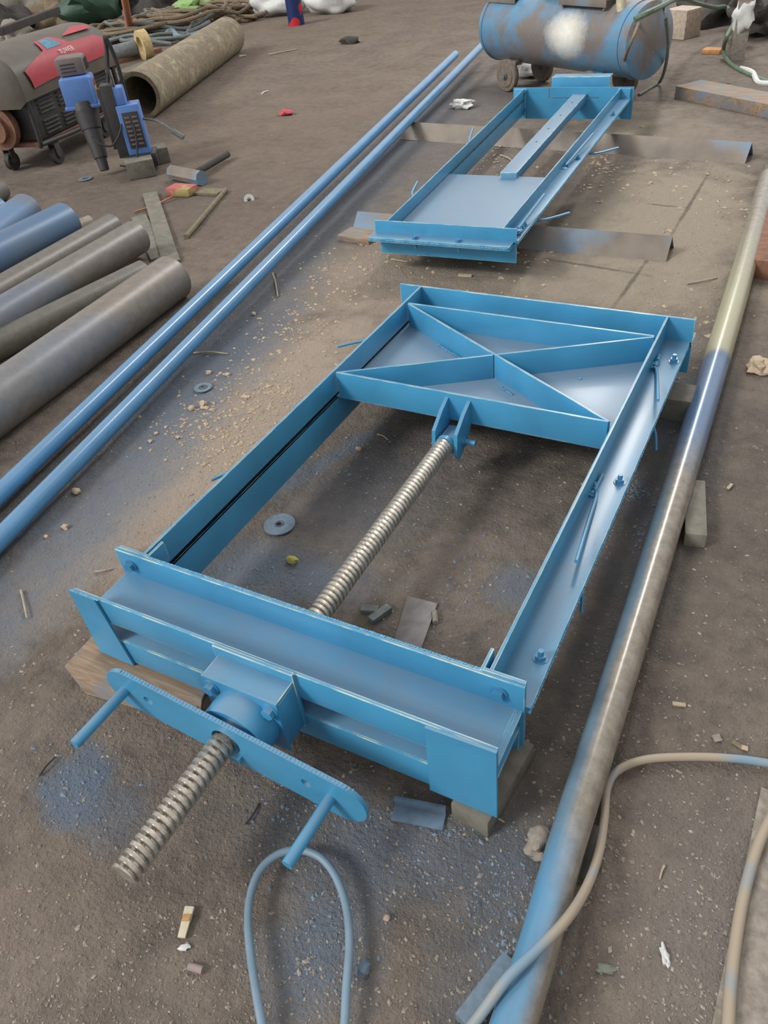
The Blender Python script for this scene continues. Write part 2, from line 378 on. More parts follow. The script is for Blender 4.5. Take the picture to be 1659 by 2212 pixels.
# ------------------------------------------------------------------ the ground
def ground_z(x, y):
    p = Vector((x, y, 0))
    return .006 * mnoise.noise(p * 2.2) + .0035 * mnoise.noise(p * 9) + .0022 * mnoise.noise(p * 31)
g = bmesh.new()
def axis(lo, hi, nlo, nhi, step, far):
    a = [nlo + i * step for i in range(int((nhi - nlo) / step) + 1)]
    x = nlo
    left = []
    st = step
    while x > lo: st *= 1.35; x -= st; left.append(x)
    right = []; x = a[-1]; st = step
    while x < hi: st *= 1.35; x += st; right.append(x)
    return left[::-1] + a + right
xs = axis(-24, 14, -3.0, .6, .014, 1); ys = axis(-8, 30, -.1, 4.2, .014, 1)
grid = [[g.verts.new((x, y, ground_z(x, y))) for x in xs] for y in ys]
for j in range(len(ys) - 1):
    for i in range(len(xs) - 1): g.faces.new((grid[j][i], grid[j][i + 1], grid[j + 1][i + 1], grid[j + 1][i])).smooth = True
mb = MB(); mb.b.free(); mb.b = g
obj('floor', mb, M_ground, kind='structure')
# ------------------------------------------------------------------ the large sluice gate
LG = 'large bright blue steel sluice gate with a long threaded spindle, front on a timber'
gate = thing('sluice_gate', LG, 'sluice gate', (-.862, 1.7, .09))
XL, XR, YF, YB = -1.339, -.386, .945, 2.624
ZT, ZL, ZB = .30, .205, .09
def side_beam(name, parent, xa, xb, ya, yb, side, zt, zl, zb, w, t=.008, z2=0.0, slot=.006, yslot=None):
    "two angles back to back with a guide slot between; xa at ya, xb at yb; z2 = rise of the far end"
    def bar(o0, o1, z0, z1, y0=ya, y1=yb):
        k0 = (y0 - ya) / (yb - ya); k1 = (y1 - ya) / (yb - ya)
        X0 = xa + (xb - xa) * k0; X1 = xa + (xb - xa) * k1; a, b = side * o0, side * o1
        if a > b: a, b = b, a
        r0, r1 = z2 * k0, z2 * k1
        return [(X0 + a, y0, z0 + r0), (X0 + b, y0, z0 + r0), (X1 + b, y1, z0 + r1), (X1 + a, y1, z0 + r1), (X0 + a, y0, z1 + r0), (X0 + b, y0, z1 + r0), (X1 + b, y1, z1 + r1), (X1 + a, y1, z1 + r1)]
    up = MB(); up.hexa(bar(0, t, zl + slot / 2, zt)); up.hexa(bar(0, w, zl + slot / 2, zl + slot / 2 + t))
    beam = obj(name, up, M_blue, parent)
    lo = MB(); lo.hexa(bar(0, t, zb, zl - slot / 2)); lo.hexa(bar(0, w * .97, zl - slot / 2 - t, zl - slot / 2)); lo.hexa(bar(.007, w * .6, zl - slot / 2, zl + slot / 2))
    lo.hexa(bar(.012, w * .9, zl - slot / 2, zl + slot / 2, yb - .06, yb - .01)); lo.hexa(bar(w * .5, w * .96, zl - slot / 2, zl + slot / 2))
    obj('lower_angle', lo, M_blue, beam)
    wl = MB()
    n_ = int((yb - ya) / .012)
    for i in range(n_):                                         # irregular weld bead along the outer joint
        y = ya + (yb - ya) * i / n_; k = i / n_
        wl.rock((xa + (xb - xa) * k + side * w * .985, y, zl + z2 * k), .0045, .008, .0045, i, 1)
    obj('weld_bead', wl, M_weld, beam)
    return beam
bR = side_beam('side_beam', gate, XR, XR, YF, YB, 1, ZT, ZL, ZB, .092)
bL = side_beam('side_beam', gate, XL, XL, YF, YB, -1, ZT, ZL, ZB, .092)
for bm, sx, x in ((bR, 1, XR), (bL, -1, XL)):
    for y in (1.08, 1.76, 2.47): obj('bolt', MB().bolt((x + sx * .068, y, ZL + .011), (0, 0, 1), .013, .013, .014, .0), M_blue_dark, bm)
    e = MB(); a, b = sorted((x - sx * .012, x + sx * .082)); e.box(a, b, YF - .008, YF, ZB - .015, ZT + .004)
    e.box(*sorted((x - sx * .018, x - sx * .010)), YF - .008, YF + .055, ZT - .06, ZT + .002)
    obj('end_flange', e, M_blue, bm)
def rod_anchor(parent, pts, weld_at, r=.0055):
    o = obj('anchor_rod', MB().tube([Vector(p) for p in pts], r, 10, 5), M_blue, parent)
    w = MB()
    for i in range(14): w.rock((weld_at[0] + R_.uniform(-.008, .01), weld_at[1] + R_.uniform(-.03, .03), weld_at[2] + R_.uniform(-.002, .010)), .006, .008, .005, i, 1)
    obj('weld', w, M_weld, parent); return o
for y0, tip in ((1.70, at(1245, 1213, .262)), (2.42, at(1421, 865, .255))):
    b = Vector((XR + .016, y0, ZL + .016)); rod_anchor(bR, [b + Vector((0, .07, 0)), b, b + Vector((.012, -.035, .004)), b.lerp(tip, .45) + Vector((.004, 0, .0)), tip], b)
for px0, px1 in (((1412, 925), (1417, 972)), ((1255, 1262), (1256, 1322))):
    a = at(*px0, .18); t_ = at(*px1, .12); obj('anchor_rod', MB().tube([a + Vector((-.05, .02, .012)), a, t_], .005, 8, 4), M_blue_dark, bR)
for px0, px1 in (((782, 737), (729, 749)), ((500, 1020), (457, 1037))):
    a = at(*px0, .17); t_ = at(*px1, .165); obj('anchor_rod', MB().tube([Vector((XL - .02, a.y + .04, .185)), a, t_], .0055, 8, 4), M_blue, bL)
# far cross beam
fb = MB(); fb.box(XL - .098, XR + .098, YB, YB + .009, ZL, ZT, .002); fb.box(XL - .09, XR + .098, YB, YB + .08, ZL, ZL + .008)
far = obj('far_beam', fb, M_blue, gate)
fb = MB(); fb.box(XL - .09, XR + .10, YB, YB + .009, ZB, ZL - .002); fb.box(XL - .09, XR + .098, YB, YB + .08, ZL - .010, ZL - .002); obj('lower_angle', fb, M_blue, far)
# gate leaf with its ribs
lf = MB(); lf.box(XL - .02, XR + .02, 1.92, 2.60, .198, .2045, .0008)
leaf = obj('gate_leaf', lf, M_blue_plate, gate)
def rib(a, b, z0, z1, t=.008, name='rib'):
    a = Vector(a); b = Vector(b); d = (b - a); m_ = MB(); m_.obox((a + b) / 2, d, 0, d.length / 2, t / 2, z0, z1); return obj(name, m_, M_blue, leaf)
gx0, gx1, gy0, gy1 = XL + .011, XR - .009, 1.922, 2.482
rib((gx0, gy0), (gx1 - .006, gy0), .202, .300); rib((gx0, gy1), (gx1, gy1), .202, .296)
rib((gx0 + .002, gy1 - .004), (gx1 - .004, gy0 + .006), .202, .2965, name='diagonal_rib')
mid = Vector(((gx0 + gx1) / 2, (gy0 + gy1) / 2)); u = Vector((gx1 - gx0, gy1 - gy0)).normalized() * .007
rib(Vector((gx0, gy0 + .006)), mid - u, .202, .2955, name='diagonal_rib'); rib(mid + u, (gx1, gy1 - .006), .202, .2955, name='diagonal_rib')
w = MB()
for (p, q, n_) in (((gx0 + .18, gy1 - .125), (gx0 + .32, gy1 - .205), 16), ((mid.x + .04, mid.y - .055), (mid.x + .10, mid.y - .09), 8), ((mid.x + .22, mid.y - .16), (mid.x + .34, mid.y - .22), 12), ((gx1 - .19, gy1 - .20), (gx1 - .03, gy1 - .19), 1)):
    for i in range(n_):
        k = i / n_; w.rock((p[0] + (q[0] - p[0]) * k, p[1] + (q[1] - p[1]) * k, .207), .006, .006, .003, i + n_, 1)
obj('weld', w, M_weld, leaf)
# clevis and its pin
AX, AZ = -.877, .181
lug = [(0, .285), (-.05, .264), (-.112, .225), (-.120, .150), (-.10, .125), (-.03, .160), (0, .20)]
for sx in (-1, 1):
    l_ = MB(); l_.plate([(a, b) for a, b in lug], [], lambda a, b, w_, sx=sx: (AX + sx * .038 - .006 + w_, gy0 - .004 + a, b), .012); obj('clevis_lug', l_, M_blue, leaf)
obj('clevis_pin', MB().cyl((AX - .06, gy0 - .07, .175), (AX + .085, gy0 - .07, .175), .0095).bolt((AX + .040, gy0 - .07, .175), (1, 0, 0), .016, .012), M_blue_dark, leaf)
# threaded spindle
def spindle(x, z, y0, y1, r, depth, pitch):
    t = bmesh.new(); SEG = 40; per = 16; N = int((y1 - y0) / pitch * per); rings = []
    for i in range(N + 1):
        y = y0 + (y1 - y0) * i / N; ring = []
        for j in range(SEG):
            a = 2 * PI * j / SEG; ph = (y / pitch - j / SEG) % 1.0
            k = 0 if ph < .56 else (ph - .56) / .06 if ph < .62 else 1 if ph < .94 else 1 - (ph - .94) / .06
            rr = r - depth * k
            if k > .5 and abs((a - 1.42 + PI) % (2 * PI) - PI) < .30 and y < .62: rr -= .006
            ring.append(t.verts.new((x + rr * math.cos(a), y, z + rr * math.sin(a))))
        rings.append(ring)
    for i in range(N):
        for j in range(SEG): t.faces.new((rings[i][j], rings[i][(j + 1) % SEG], rings[i + 1][(j + 1) % SEG], rings[i + 1][j]))
    t.faces.new(rings[0]); t.faces.new(rings[-1]); bmesh.ops.recalc_face_normals(t, faces=t.faces)
    q = MB(); q.join(t); return q
sp = obj('spindle', spindle(AX, AZ, .305, 1.80, .0295, .0075, .0165), M_steel, gate)
obj('rod_end', MB().cyl((AX, 1.80, AZ), (AX, 1.815, AZ), .031).box(AX - .025, AX + .025, 1.81, 1.90, AZ - .035, AZ + .012, .004), M_blue, sp, label='blue painted end block of the spindle')
# head beam: two channels one over the other, closed by end plates
HX0, HX1, HY0, HY1 = -1.432, -.303, .773, .938
h = MB(); h.box(HX0, HX1, HY1 - .009, HY1, .213, ZT, .002).box(HX0 + .0, HX1, HY0, HY0 + .009, .213, ZT - .003, .002).box(HX0 + .012, HX1 - .003, HY0 + .004, HY1 - .004, .213, .221, .001)
head = obj('head_beam', h, M_blue, gate)
h = MB(); h.box(HX0 + .01, HX1 - .01, HY0, HY0 + .009, .068, .150, .002).box(HX0 + .01, HX1 - .01, HY1 - .009, HY1, .068, .150, .002).box(HX0 + .01, HX1 - .01, HY0 + .004, HY1 - .004, .143, .151, .001)
obj('lower_channel', h, M_blue, head)
h = MB(); h.plate([(HX0 - .004, .298), (HX0 + .085, .300), (HX0 + .118, .062), (HX0 - .002, .064)], [], lambda a, b, w_: (a, HY0 - .001 - w_, b), .006); obj('end_plate', h, M_blue, head)
h = MB(); h.plate([(-.452, .296), (HX1 + .002, .302), (HX1 + .002, .062), (-.455, .062)], [], lambda a, b, w_: (a, HY0 - .001 - w_, b), .007); obj('end_plate', h, M_blue, head)
h = MB(); h.box(HX1 - .02, HX1 - .012, HY0 + .01, HY1 - .01, .14, .222); obj('web_spacer', h, M_blue, head)
for x in (HX0 + .045, HX1 - .055): obj('bolt', MB().bolt((x, HY1 - .011, .258), (0, -1, 0), .014, .013, 0, .03), M_blue_dark, head)
w = MB()
for i in range(150):
    x = HX0 + .005 + i * .0075
    w.rock((x, HY1 + .0015, ZT + .0005), .005, .003, .0022, i, 1)
for i in range(34): w.rock((HX0 + .001 + i * .0028, HY0 - .003, ZT - .001), .0035, .003, .0025, i, 1)
obj('weld_bead', w, M_weld, head)
# thrust bearing housing
HBX, HBZ = -.862, .186
hx0, hx1 = -.968, -.768
h = MB(); h.box(hx0 - .012, hx1 + .004, HY0 - .010, HY0, .115, .303, .002); hb = obj('bearing_housing', h, M_blue, head)
h = MB(); h.box(hx0, hx1, .705, HY0 - .008, .268, .278, .002).box(hx0, hx0 + .01, .705, HY0 - .008, .120, .270, .002).box(hx1 - .01, hx1, .705, HY0 - .008, .120, .270, .002)
obj('housing_shell', h, M_blue, hb)
def circ(cx, cy, r, n_=28): return [(cx + r * math.cos(2 * PI * i / n_), cy + r * math.sin(2 * PI * i / n_)) for i in range(n_)]
h = MB(); h.plate([(hx0 - .001, .110), (hx1 + .001, .110), (hx1 + .001, .279), (hx0 - .001, .279)], [circ(HBX, HBZ, .036)], lambda a, b, w_: (a, .706 - w_, b), .008); obj('face_plate', h, M_blue, hb)
for x in (hx0 + .022, hx1 - .020): obj('bolt', MB().bolt((x, .697, .250), (0, -1, 0), .015, .014), M_blue, hb)
h = MB(); h.cyl((HBX, .700, HBZ), (HBX, .641, HBZ), .083, hole=.034, seg=56); hub = obj('drive_hub', h, M_blue, hb)
# crank handle on the hub
tilt = math.radians(-8.2); ct, st_ = math.cos(tilt), math.sin(tilt); HC = Vector((-.853, .628, .199))
def hp(a, b, w_): return (HC.x + a * ct - b * st_, HC.y - w_, HC.z + a * st_ + b * ct)
L_, Hh = .336, .064; out = []
for i in range(13): t_ = -PI / 2 + PI * i / 12; out.append((L_ - .062 + .062 * math.cos(t_), Hh * math.sin(t_)))
for i in range(13): t_ = PI / 2 + PI * i / 12; out.append((-L_ + .062 + .062 * math.cos(t_), Hh * math.sin(t_)))
h = MB(); h.plate(out, [circ(-.008, 0, .037), circ(-.218, .004, .0125, 16), circ(.194, .004, .0125, 16)], hp, .011)
hnd = obj('crank_handle', h, M_blue, hub)
for a in (-.285, .252):
    p = Vector(hp(a, -.004, .01)); q = Vector(hp(a, -.004 , .165)) + Vector((-.008, 0, -.004))
    obj('grip_pin', MB().cyl(p, q, .0125, seg=24), M_blue, hnd)
obj('drive_key', MB().box(AX + .020, AX + .050, .606, .640, .150, .168, .002), M_blue, hnd)
w = MB()
for i in range(70):
    k = -L_ + .05 + i * .0085; q = hp(k, Hh, .0055); w.box(q[0] - .0012, q[0] + .0012, q[1] - .004, q[1] + .004, q[2] - .001, q[2] + .0008, 0)
obj('cut_edge', w, M_weld, hnd, label='rough flame cut top edge')
# ------------------------------------------------------------------ the small sluice gate
p1 = at(844, 471, .262); p2 = at(1081.6, 496, .262); p3 = at(1138, 187.6, .302); p4 = at(1337.6, 193, .302)
ctr = (p1 + p2) / 2; yaw = math.atan2(((p3 + p4) / 2 - ctr).y, ((p3 + p4) / 2 - ctr).x) - PI / 2
sg = thing('sluice_gate', 'small blue steel sluice gate with flat stem bar, resting on two angle bars', 'sluice gate', (ctr.x, ctr.y, .10), yaw)
CUR = Matrix.Translation((ctr.x, ctr.y, 0)) @ Matrix.Rotation(yaw, 4, 'Z')
inv = CUR.inverted(); q1, q2, q3, q4 = [inv @ p for p in (p1, p2, p3, p4)]
yb_ = (q3.y + q4.y) / 2; wA = (q2.x - q1.x) / 2; wB0, wB1 = q3.x, q4.x
zt, zl, zb, rise = .262, .192, .098, .040
sR = side_beam('side_beam', sg, wA, wB1, .0, yb_, 1, zt, zl, zb, .075, .007, rise)
sL = side_beam('side_beam', sg, -wA, wB0, .0, yb_, -1, zt, zl, zb, .075, .007, rise)
def zr(y): return rise * y / yb_
fx0, fx1 = -wA - .080, wA + .070
f = MB(); f.box(fx0 + .008, fx1, -.010, -.002, zl + .003, zt, .0015).box(fx0, fx1 - .012, -.082, -.003, zl + .003, zl + .010, .0015); fr = obj('front_beam', f, M_blue, sg)
f = MB(); f.box(fx0 + .03, fx1, -.010, -.002, zb, zl - .003, .0015).box(fx0, fx1 - .012, -.082, -.003, zl - .010, zl - .003, .0015); obj('lower_angle', f, M_blue, fr)
w = MB()
for i in range(95):
    x = fx0 + .01 + i * .0076
    if x < fx1 - .02: w.rock((x, -.083, zl + .001), .006, .003, .004, i, 1)
obj('weld_bead', w, M_weld, fr)
for x in (-.13, .095): obj('bolt', MB().bolt((x, -.058, zl + .011), (0, 0, 1), .012, .012, 0, .036), M_blue_dark, fr)
bx0, bx1 = wB0 - .085, wB1 + .09
zb_ = zr(yb_)
bk = MB(); bk.plate([(bx0, .105), (bx1, .105), (bx1, zt + zb_ + .004), (bx0, zt + zb_ + .004)], [[(-.16 + (wB0 + wB1) / 2, .236), (.19 + (wB0 + wB1) / 2, .236), (.19 + (wB0 + wB1) / 2, .243), (-.154 + (wB0 + wB1) / 2, .243), (-.154 + (wB0 + wB1) / 2, .302), (-.16 + (wB0 + wB1) / 2, .302)]], lambda a, b, w_: (a, yb_ + w_, b), .008)
bb = obj('back_plate', bk, M_blue, sg)
cc = MB(); cc.box(-.165, .24, yb_ + .09, yb_ + .098, .22, .352, .002).box(-.165, .24, yb_ + .098, yb_ + .19, .344, .352, .002).box(-.165, .24, yb_ + .009, yb_ + .098, .215, .223, .001)
obj('top_channel', cc, M_blue, bb)
for sx, x, s_ in ((1, wB1, sR), (-1, wB0, sL)):
    e = MB(); e.box(*sorted((x - sx * .014, x + sx * .07)), yb_ - .018, yb_ - .010, .11, zt + zb_); obj('end_flange', e, M_blue, s_)
    for z in (.17, .28): obj('bolt', MB().bolt((x - sx * .0, yb_ - .02, z), (0, -1, 0), .011, .012, .012), M_blue_dark, s_)
gp = [inv @ at(1010, 372, zl + .02), inv @ at(1172, 386, zl + .02)]
gy = (gp[0].y + gp[1].y) / 2
f = MB(); xk = lambda y, a, b: a + (b - a) * y / yb_
f.hexa([(-wA - .02, .005, zl - .002), (wA + .02, .005, zl - .002), (xk(gy, wA, wB1) + .02, gy, zl - .002 + zr(gy)), (xk(gy, -wA, wB0) - .02, gy, zl - .002 + zr(gy)), (-wA - .02, .005, zl + .0025), (wA + .02, .005, zl + .0025), (xk(gy, wA, wB1) + .02, gy, zl + .0025 + zr(gy)), (xk(gy, -wA, wB0) - .02, gy, zl + .0025 + zr(gy))], .0005)
lf2 = obj('gate_leaf', f, M_blue_plate, sg)
s0 = inv @ at(1098, 379, zl + .035); s1 = inv @ at(1229, 225, .275); s1 = s0 + (s1 - s0) * ((yb_ - .002 - s0.y) / (s1.y - s0.y))
d = (s1 - s0); hw = .047
n_ = Vector((-d.y, d.x, 0)).normalized() * hw
st = []
for z in (-.055, 0):
    for p, zz in ((s0, zl + .040), (s1, .265)):
        pass
def quad(z0, z1):
    a, b = s0, s1; za, zbk = zl + .036 + zr(a.y), .268
    return [(a.x + n_.x, a.y + n_.y, za + z0), (a.x - n_.x, a.y - n_.y, za + z0), (b.x - n_.x, b.y - n_.y, zbk + z0), (b.x + n_.x, b.y + n_.y, zbk + z0), (a.x + n_.x, a.y + n_.y, za + z1), (a.x - n_.x, a.y - n_.y, za + z1), (b.x - n_.x, b.y - n_.y, zbk + z1), (b.x + n_.x, b.y + n_.y, zbk + z1)]
stem = obj('stem_bar', MB().hexa(quad(-.05, 0), .003), M_blue_plate, lf2)
for k in (.34, .5, .68, .86): p = s0.lerp(s1, k); h = MB(); h.cyl((p.x, p.y, zl + .036 + zr(s0.y) + (.268 - zl - .036 - zr(s0.y)) * k - .004), (p.x, p.y, zl + .0368 + zr(s0.y) + (.268 - zl - .036 - zr(s0.y)) * k), .008, seg=16); obj('bolt_hole', h, M_black, stem)
for y in (.18, 1.18, 2.05): obj('bolt', MB().bolt((xk(y, wA, wB1) + .05, y, zl + .011 + zr(y)), (0, 0, 1), .012, .012, .012, .03), M_blue_dark, sR)
for (pa_, pb_) in (((1120, 493), (1176, 420)), ((1222, 357), (1281, 289))):
    A_ = inv @ at(*pa_, zl + .04); B_ = inv @ at(*pb_, zl + .085); obj('anchor_rod', MB().tube([A_ + Vector((-.015, .06, -.015)), A_, A_.lerp(B_, .5), B_], .007, 8, 4), M_blue, sR)
    w = MB()
    for i in range(12): w.rock((A_.x + R_.uniform(-.012, .012), A_.y + R_.uniform(-.02, .05), A_.z - .012 + R_.uniform(-.006, .006)), .012, .014, .012, i, 1)
    obj('weld', w, M_blue_dark, sR)
for (y, sx) in ((.35, 1), (1.45, 1)):
    x = xk(y, wA, wB1) + .07; obj('anchor_rod', MB().tube([(x - .04, y, zl - .02), (x + .03, y + .02, zl - .02), (x + .13, y + .10, zl - .01)], .006, 8, 4), M_blue, sR)
for px0, px1 in (((890, 420), (902, 393)), ((1014, 305), (1022, 277))):
    a = inv @ at(*px0, .18); b = inv @ at(*px1, .185); obj('anchor_rod', MB().tube([a + Vector((.06, -.03, .0)), a, b], .0075, 8, 4), M_blue, sL)
CUR = Matrix.Identity(4)
# the two angle bars that carry it, laid like low tents
def tent(a, b, h_, w_, label, lift=0):
    a = Vector((a[0], a[1], 0)); b = Vector((b[0], b[1], 0)); d = (b - a).normalized(); v = Vector((-d.y, d.x, 0)) * w_; t = .007
    m_ = MB()
    for s_ in (1, -1):
        o = [a + v * s_, b + v * s_]; z = Vector((0, 0, 1))
        m_.hexa([o[0], o[1], o[1] - v.normalized() * s_ * t + z * 0, o[0] - v.normalized() * s_ * t, a + z * h_, b + z * h_, b + z * (h_ - t * 1.3), a + z * (h_ - t * 1.3)], .001)
    return obj('angle_bar', m_, M_rust_bar, label=label, cat='angle bar')
a = at(1440, 560); b_ = at(1453, 510, .093); lA = at(772, 456, .093); tent((lA.x, lA.y), (b_.x, b_.y), .093, .093, 'brown steel angle bar under the near end of the small sluice gate')
b_ = at(1625, 307, .10); lA = at(866, 262, .10); tent((lA.x, lA.y), (b_.x, b_.y), .10, .10, 'brown steel angle bar under the far half of the small gate')
# ------------------------------------------------------------------ thin blue pipes
def pipe(name, p, q, r, mat, label, cat='pipe', hole=None, group=None, seg=32):
    p = Vector(p); q = Vector(q); d = (q - p).normalized(); m_ = MB(); CURl = None
    m_.cyl(p, q, r, hole=hole or r * .86, seg=seg)
    # turn mesh so that local z runs along the pipe
    me = bpy.data.meshes.new(name); M_ = Matrix.Translation(p) @ d.to_track_quat('Z', 'Y').to_matrix().to_4x4()
    m_.b.to_mesh(me); m_.b.free(); me.transform(M_.inverted()); me.materials.append(mat); me.set_sharp_from_angle(angle=math.radians(44))
    o = bpy.data.objects.new(name, me); C.objects.link(o); o.matrix_world = M_; o['label'] = label; o['category'] = cat
    if group: o['group'] = group
    return o
def two(pa, za, pb, zb_, ext=0.0):
    a = at(*pa, za); b = at(*pb, zb_); d = (b - a).normalized(); return a - d * ext, b
p, q = two((0, 1066), .045, (984, 118), .175, .5); pipe('steel_pipe', p, q, .034, M_bluepipe, 'long thin blue pipe, left one of the pair, ending short of the tank')
p, q = two((0, 1164), .045, (1052, 88), .175, .5); pipe('steel_pipe', p, q, .034, M_bluepipe, 'long thin blue pipe of the pair nearer the large gate, running up to the compressor')
# ------------------------------------------------------------------ long pipe at the right
m = NM('patchy_long_pipe'); sep = m.new('ShaderNodeSeparateXYZ'); m.l.new(m.geo.outputs['Position'], sep.inputs[0])
n1 = m.noise(3.0, 3, .5); n2 = m.noise(30, 5, .65); obj_c = m.new('ShaderNodeSeparateXYZ'); m.l.new(m.co.outputs['Object'], obj_c.inputs[0])
c = m.mix(m.ramp(n2, .3, .7), lin(116, 110, 100), lin(150, 142, 130))
yv = sep.outputs[1]; wob = m.math('ADD', yv, m.math('MULTIPLY', m.math('SUBTRACT', n1, .5), .35))
prim = m.math('MULTIPLY', m.ramp(wob, 2.72, 2.78), m.ramp(wob, 4.3, 3.3)); c = m.mix(m.math('MULTIPLY', prim, .85), c, lin(166, 164, 136))
bl1 = m.math('MULTIPLY', m.ramp(wob, 2.0, 2.35), m.ramp(wob, 2.78, 2.72)); c = m.mix(m.math('MULTIPLY', bl1, .85), c, lin(90, 120, 156))
sidev = m.ramp(m.math('ADD', obj_c.outputs[0], m.math('MULTIPLY', m.math('SUBTRACT', n1, .5), .06)), -.005, -.022)
bl2 = m.math('MULTIPLY', sidev, m.ramp(wob, 2.2, 1.8)); c = m.mix(m.math('MULTIPLY', bl2, .75), c, lin(100, 136, 160))
bl3 = m.math('MULTIPLY', m.ramp(wob, .80, .62), m.ramp(obj_c.outputs[0], .03, .005)); c = m.mix(m.math('MULTIPLY', bl3, .8), c, lin(92, 148, 184))
m.base(c); m.set(.24, .2); m.bump(n2, .06, .003); M_long = m.m
def longpipe():
    pts = [((1080, 2310), .085), ((1112, 2200), .082), ((1165, 2048), .078), ((1214, 1850), .074), ((1287, 1626), .068), ((1373, 1350), .060), ((1480, 1000), .056), ((1572, 700), .055), ((1612, 560), .055), ((1665, 370), .055)]
    P = [at(*a, z) for a, z in pts]; rad = [.038, .038, .0365, .037, .0395, .0415, .0455, .049, .050, .050]
    t = bmesh.new(); SEG = 40; rings = []
    a, b = P[0], P[-1]; n_ = 60
    Q = []
    for i in range(len(P) - 1):
        for k in range(10): Q.append((P[i].lerp(P[i + 1], k / 10), rad[i] + (rad[i + 1] - rad[i]) * k / 10))
    Q.append((P[-1], rad[-1]))
    Qs = []
    for i in range(len(Q)):
        lo, hi = max(0, i - 6), min(len(Q), i + 7); k = min(i - lo, hi - 1 - i); sl = Q[i - k:i + k + 1]
        Qs.append((sum((x[0] for x in sl), Vector()) / len(sl), Q[i][1]))
    d = (b - a).normalized(); M_ = Matrix.Translation(a) @ d.to_track_quat('Z', 'Y').to_matrix().to_4x4()
    u = Vector((1, 0, 0)); u = (u - d * u.dot(d)).normalized(); v = Vector((0, 0, 1)); v = (v - d * v.dot(d) - u * v.dot(u)).normalized()
    M_ = Matrix.Translation(a) @ Matrix((u, v, u.cross(v))).transposed().to_4x4()
    for p_, r in Qs: rings.append([t.verts.new(p_ + (u * math.cos(2 * PI * j / SEG) + v * math.sin(2 * PI * j / SEG)) * r) for j in range(SEG)])
    for i in range(len(rings) - 1):
        for j in range(SEG): t.faces.new((rings[i][j], rings[i][(j + 1) % SEG], rings[i + 1][(j + 1) % SEG], rings[i + 1][j])).smooth = True
    t.faces.new(rings[0]); t.faces.new(rings[-1]); bmesh.ops.recalc_face_normals(t, faces=t.faces)
    me = bpy.data.meshes.new('long_pipe'); t.to_mesh(me); t.free(); me.transform(M_.inverted()); me.materials.append(M_long)
    o = bpy.data.objects.new('long_pipe', me); C.objects.link(o); o.matrix_world = M_
    o['label'] = 'long grey pipe with blue overspray and a cream primed stretch, right of the large gate'; o['category'] = 'pipe'
longpipe()
# ------------------------------------------------------------------ stack of pipes at the left
GP = 'thick pipes lying side by side at the left'
def thick(pa, pb, z, r, mat, label, zz=None):
    a = at(*pa, z); b = at(*pb, zz or z); d = (b - a).normalized(); a = a - d * .9
    return pipe('thick_pipe', a, b, r, mat, label, group=GP, seg=44, hole=r * .9)
k = STEEL_BR
thick((0, 868), (372, 600), .10, .113, mill_pipe('thick_pipe_grey', lin(104, 98, 90), .32, 1.6), 'grey-brown thick pipe nearest the two thin blue pipes, with a pale chip in its paint')
thick((0, 745), (312, 590), .055, .070, mill_pipe('thick_pipe_dark', lin(86, 84, 78), .05), 'dark grey thick pipe lying low between two larger pipes, second from the thin blue pipes')
thick((0, 690), (295, 512), .115, .093, mill_pipe('thick_pipe_mix', lin(96, 92, 86), .42, 2.0, lin(86, 112, 142)), 'thick pipe with a blue-grey haze on its middle, third from the thin blue pipes')
thick((0, 632), (245, 490), .06, .080, mill_pipe('thick_pipe_plain', lin(92, 88, 82), .02), 'plain dark brown thick pipe, fourth from the thin blue pipes')
thick((0, 552), (145, 478), .13, .112, mill_pipe('thick_pipe_blue', lin(110, 104, 96), .62, 1.5, lin(56, 104, 146)), 'thick pipe blue along its side with an upper grey-brown band, at the left')
thick((0, 495), (58, 452), .115, .100, mill_pipe('thick_pipe_pale', lin(92, 90, 86), .72, 2.4, lin(84, 128, 172)), 'thick pipe with bright pale blue overspray, second from the top of the row')
thick((-60, 480), (2, 452), .10, .085, mill_pipe('thick_pipe_far', lin(96, 100, 104), .9, 2.4, lin(80, 128, 172)), 'blue end of the farthest thick pipe of the row, cut by the left edge')
thick((-60, 450), (2, 410), .07, .07, mill_pipe('thick_pipe_grey_far', lin(92, 90, 86), .1, 2.4), 'grey pipe end beyond the row, at the left edge below the generator')
thick((100, 520), (197, 482), .045, .05, mill_pipe('thick_pipe_small', lin(120, 112, 100), .0, 2.4), 'short light brown pipe end peeping out between two thick pipes')
# flat bars leaning under the stack ends
def bar(pa, pb, w_, t_, mat, name, label, cat, z=0.0, z2=None, group=None):
    a = at(*pa, z); b = at(*pb, z if z2 is None else z2); m_ = MB(); d = (b - a); u_ = Vector((d.x, d.y, 0)).normalized(); v = Vector((-u_.y, u_.x, 0)) * w_ / 2; za, zb2 = a.z, b.z
    m_.hexa([(a.x - v.x, a.y - v.y, za), (a.x + v.x, a.y + v.y, za), (b.x + v.x, b.y + v.y, zb2), (b.x - v.x, b.y - v.y, zb2), (a.x - v.x, a.y - v.y, za + t_), (a.x + v.x, a.y + v.y, za + t_), (b.x + v.x, b.y + v.y, zb2 + t_), (b.x - v.x, b.y - v.y, zb2 + t_)], .001)
    return obj(name, m_, mat, label=label, cat=cat, group=group)
bar((325, 422), (372, 572), .10, .02, M_gwood, 'flat_bar', 'grey-brown flat bar on the ground under the ends of the thick pipes', 'bar', .0)
bar((300, 470), (345, 560), .10, .012, M_gwood, 'flat_bar', 'second shorter flat bar hidden partly by the thick pipe ends', 'bar', .0)
# ------------------------------------------------------------------ old scaly drum pipe
pa = at(300, 208, .19); pb = at(493, 78, .18)
pipe('old_pipe', pa, pb, .205, M_old, 'big old pipe with scaly brown and yellowish crust, open end towards us', seg=48, hole=.165)
